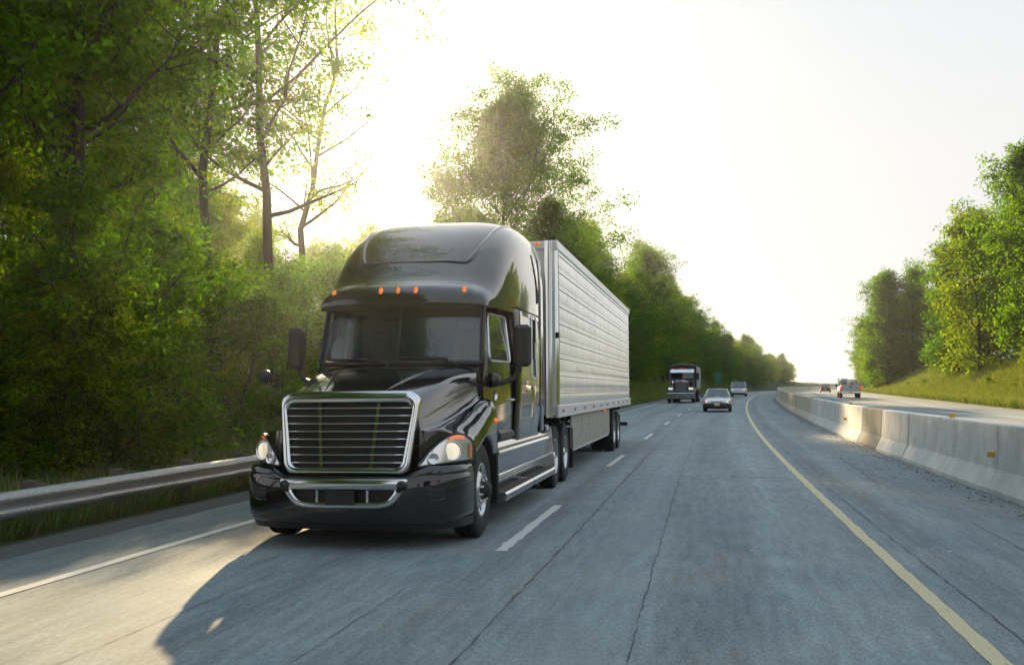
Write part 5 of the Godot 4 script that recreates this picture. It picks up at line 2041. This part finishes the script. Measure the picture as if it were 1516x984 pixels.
	while n < 110:
		var d := r.randf_range(13.0, 70.0)
		var l := -9.3 - 13.0 * pow(r.randf(), 1.7) - 0.05 * d
		var sc := r.randf_range(0.6, 1.15)
		if d > 18.0 and in_sun_path(l + shift(d), d, 1.4 * sc, 0.0, 3.4 * sc):
			sc *= 0.55
		n += 1
		plant_tree(shrub[n % 3], "shrub", ("low " if sc < 0.6 else "large " if sc > 0.95 else "") + ["mid-green", "yellow-green", "dark upright"][n % 3] + " leafy shrub in the undergrowth behind the guardrail", "shrub", "undergrowth shrubs behind the guardrail", ground_at(l, d), r.randf() * TAU, Vector3.ONE * sc, "stems", "foliage")
	# -- the big tree that stands over the trailer
	plant_tree(tall, "tall_tree", "tall wide tree rising above the trailer against the pale sky", "tree", "", ground_at(-15.2, 75.0), 0.8, Vector3(1.0, 1.0, 1.0))
	for a in [[-11.0, 71.0, 2, 0.74, 0.4], [-19.6, 73.0, 3, 0.66, 1.0], [-12.0, 66.0, 3, 0.7, 3.0], [-15.5, 69.0, 1, 0.7, 5.0]]:
		plant_tree(far[a[2]], "companion_tree", ["mid-green", "dark green", "tall mid-green", "yellow-green"][a[2]] + " smaller tree growing against the tall tree above the trailer", "tree", "trees beside the tall tree", ground_at(a[0], a[1]), a[4], Vector3.ONE * a[3])
	# -- wooded slope that follows the bend
	for i in 190:
		var d := 86.0 + 320.0 * pow(i / 190.0, 1.12) + r.randf_range(-3, 3)
		var l := -10.6 - 22.0 * pow(r.randf(), 1.6)
		var k := r.randi() % 4
		plant_tree(far[k], "slope_tree", ["mid-green", "dark green", "tall mid-green", "yellow-green"][k] + " leafy tree on the wooded slope " + ("near the tall tree" if d < 120.0 else "behind the dump truck" if d < 200.0 else "far round the bend"), "tree", "trees on the wooded slope", ground_at(l, d), r.randf() * TAU, Vector3(1.15, 1.0, 1.15) * r.randf_range(0.66, 0.95) * (0.86 if d < 115.0 else 1.0) * lerpf(1.0, 0.66, clampf((d - 150.0) / 220.0, 0.0, 1.0)))
	for i in 60:
		var d := 62.0 + 250.0 * pow(r.randf(), 1.3)
		plant_tree(shrub[i % 3], "slope_shrub", ["mid-green", "yellow-green", "dark upright"][i % 3] + " bush at the foot of the wooded slope along the bend", "shrub", "bushes below the wooded slope", ground_at(-9.6 - 4.0 * r.randf(), d), r.randf() * TAU, Vector3.ONE * r.randf_range(0.6, 1.3), "stems", "foliage")
	# -- right-hand side
	for a in [[23.8, 88.0, 2, 1.0], [25.0, 97.0, 0, 1.15], [22.4, 104.0, 3, 1.15], [24.4, 78.0, 1, 0.92], [28.0, 84.0, 2, 0.95], [30.0, 92.0, 0, 0.98], [22.2, 114.0, 1, 0.98], [31.0, 74.0, 2, 0.8], [27.0, 68.0, 0, 0.76], [33.0, 100.0, 2, 1.0], [24.0, 110.0, 0, 1.0], [28.0, 112.0, 1, 0.95]]:
		plant_tree(far[a[2]], "bank_tree", ["mid-green", "dark green", "tall mid-green", "yellow-green"][a[2]] + " dense tree on the grassy bank beyond the opposite carriageway", "tree", "trees on the grassy bank", ground_at(a[0], a[1]), r.randf() * TAU, Vector3.ONE * a[3])
	for i in 44:
		var d := r.randf_range(150.0, 300.0)
		var l := 18.8 + 16.0 * pow(r.randf(), 1.8)
		var k := r.randi() % 4
		plant_tree(far[k], "bank_tree", ["mid-green", "dark green", "tall mid-green", "yellow-green"][k] + " tree of the farther clump along the opposite carriageway", "tree", "farther trees along the opposite carriageway", ground_at(l, d), r.randf() * TAU, Vector3.ONE * r.randf_range(0.7, 1.0))
	for i in 30:
		var d := r.randf_range(60.0, 170.0)
		var l := 23.0 + 3.5 * r.randf() if i % 3 else 19.5 + 3.5 * r.randf()
		plant_tree(shrub[i % 3], "bank_shrub", ["mid-green", "yellow-green", "dark upright"][i % 3] + " low bush on the grassy bank beyond the opposite carriageway", "shrub", "bushes on the grassy bank", ground_at(l, d), r.randf() * TAU, Vector3.ONE * (r.randf_range(0.5, 1.0) if i % 3 else r.randf_range(0.18, 0.35)), "stems", "foliage")
	# -- the wood goes on behind the camera, where the truck's paint mirrors it
	for i in 16:
		var d := r.randf_range(-70.0, -6.0)
		var l := (-11.0 - 14.0 * r.randf()) if i % 3 != 0 else (22.0 + 12.0 * r.randf())
		plant_tree(far[r.randi() % 4], "roadside_tree", "broadleaf tree beside the road behind the viewer", "tree", "trees behind the viewer", ground_at(l, d), r.randf() * TAU, Vector3.ONE * r.randf_range(0.9, 1.2))
	for a in [[-9.6, -2.0, 1], [-10.2, -8.5, 3], [-9.4, -15.0, 0], [-11.0, -21.0, 1], [-9.8, 3.0, 2]]:
		plant_tree(near[a[2]], "roadside_tree", "tall tree leaning over the guardrail beside the viewer", "tree", "tall trees beside the viewer", ground_at(a[0], a[1]), r.randf() * TAU, Vector3.ONE * 1.1)
	# small green road sign at the far bend
	var sg := thing("road_sign", "small green road sign on a post by the far bend", "sign", ground_at(-9.0, 215.0), heading(215.0))
	var s := begin()
	box(s, Vector3(0, 1.3, 0), Vector3(0.1, 2.6, 0.1))
	obj("post", s, mat.galvanised, sg)
	s = begin()
	box(s, Vector3(0, 2.6, 0.07), Vector3(1.3, 2.4, 0.04), 0.01)
	obj("panel", s, mat.sign_green, sg)

# ---------------------------------------------------------------- grass
func tuft(sd: int, h: float, blades: int, hue: Vector3, wide := 0.02) -> ArrayMesh:
	var r := RandomNumberGenerator.new()
	r.seed = sd
	var L := Leaves.new()
	for i in blades:
		var a := r.randf() * TAU
		var at := Vector3(cos(a), 0, sin(a)) * r.randf() * 0.16
		var along := (Vector3.UP + Vector3(cos(a), 0, sin(a)) * r.randf_range(0.1, 0.8)).normalized()
		var across := along.cross(rand_dir(r)).normalized()
		var k := r.randf_range(0.7, 1.35)
		var straw := r.randf() < 0.18
		var col := Color(hue.x * k, hue.y * k, hue.z * k) if not straw else Color(0.34 * k, 0.30 * k, 0.17 * k)
		L.leaf(at, along, across, h * r.randf_range(0.5, 1.2), wide * r.randf_range(0.6, 1.4), col, 0.0)
	return L.mesh(mat.grass_blade)

func scatter(called: String, label: String, mesh: Mesh, count: int, r: RandomNumberGenerator, pick: Callable, lo: float, hi: float) -> void:
	var mm := MultiMesh.new()
	mm.transform_format = MultiMesh.TRANSFORM_3D
	mm.mesh = mesh
	mm.instance_count = count
	for i in count:
		var p: Vector2 = pick.call()
		var k := r.randf_range(lo, hi)
		mm.set_instance_transform(i, Transform3D(Basis(Vector3.UP, r.randf() * TAU).scaled(Vector3.ONE * k), ground_at(p.x, p.y) + Vector3(0, -0.03, 0)))
	var o := MultiMeshInstance3D.new()
	o.multimesh = mm
	o.name = numbered(called)
	add_child(o)
	o.set_meta("kind", "stuff")
	tag(o, label, "grass")

func build_grass() -> void:
	var r := RandomNumberGenerator.new()
	r.seed = 9
	var g1 := tuft(1, 0.5, 24, Vector3(0.190, 0.260, 0.040))
	var g2 := tuft(2, 0.40, 22, Vector3(0.110, 0.190, 0.035))
	scatter("bank_grass", "long pale grass covering the bank beyond the opposite carriageway", g1, 36000, r, func() -> Vector2: return Vector2(17.4 + 9.5 * pow(r.randf(), 1.2), 28.0 + 170.0 * pow(r.randf(), 1.6)), 0.45, 1.6)
	scatter("verge_grass", "grass and weeds at the foot of the guardrail", g2, 18000, r, func() -> Vector2: return Vector2(-7.75 - 14.0 * pow(r.randf(), 1.8), 4.0 + 60.0 * r.randf()), 0.5, 1.3)
	scatter("slope_grass", "rough grass on the slope below the trees along the bend", g1, 15000, r, func() -> Vector2: return Vector2(-7.6 - 6.5 * r.randf(), 55.0 + 220.0 * pow(r.randf(), 1.6)), 0.7, 1.5)
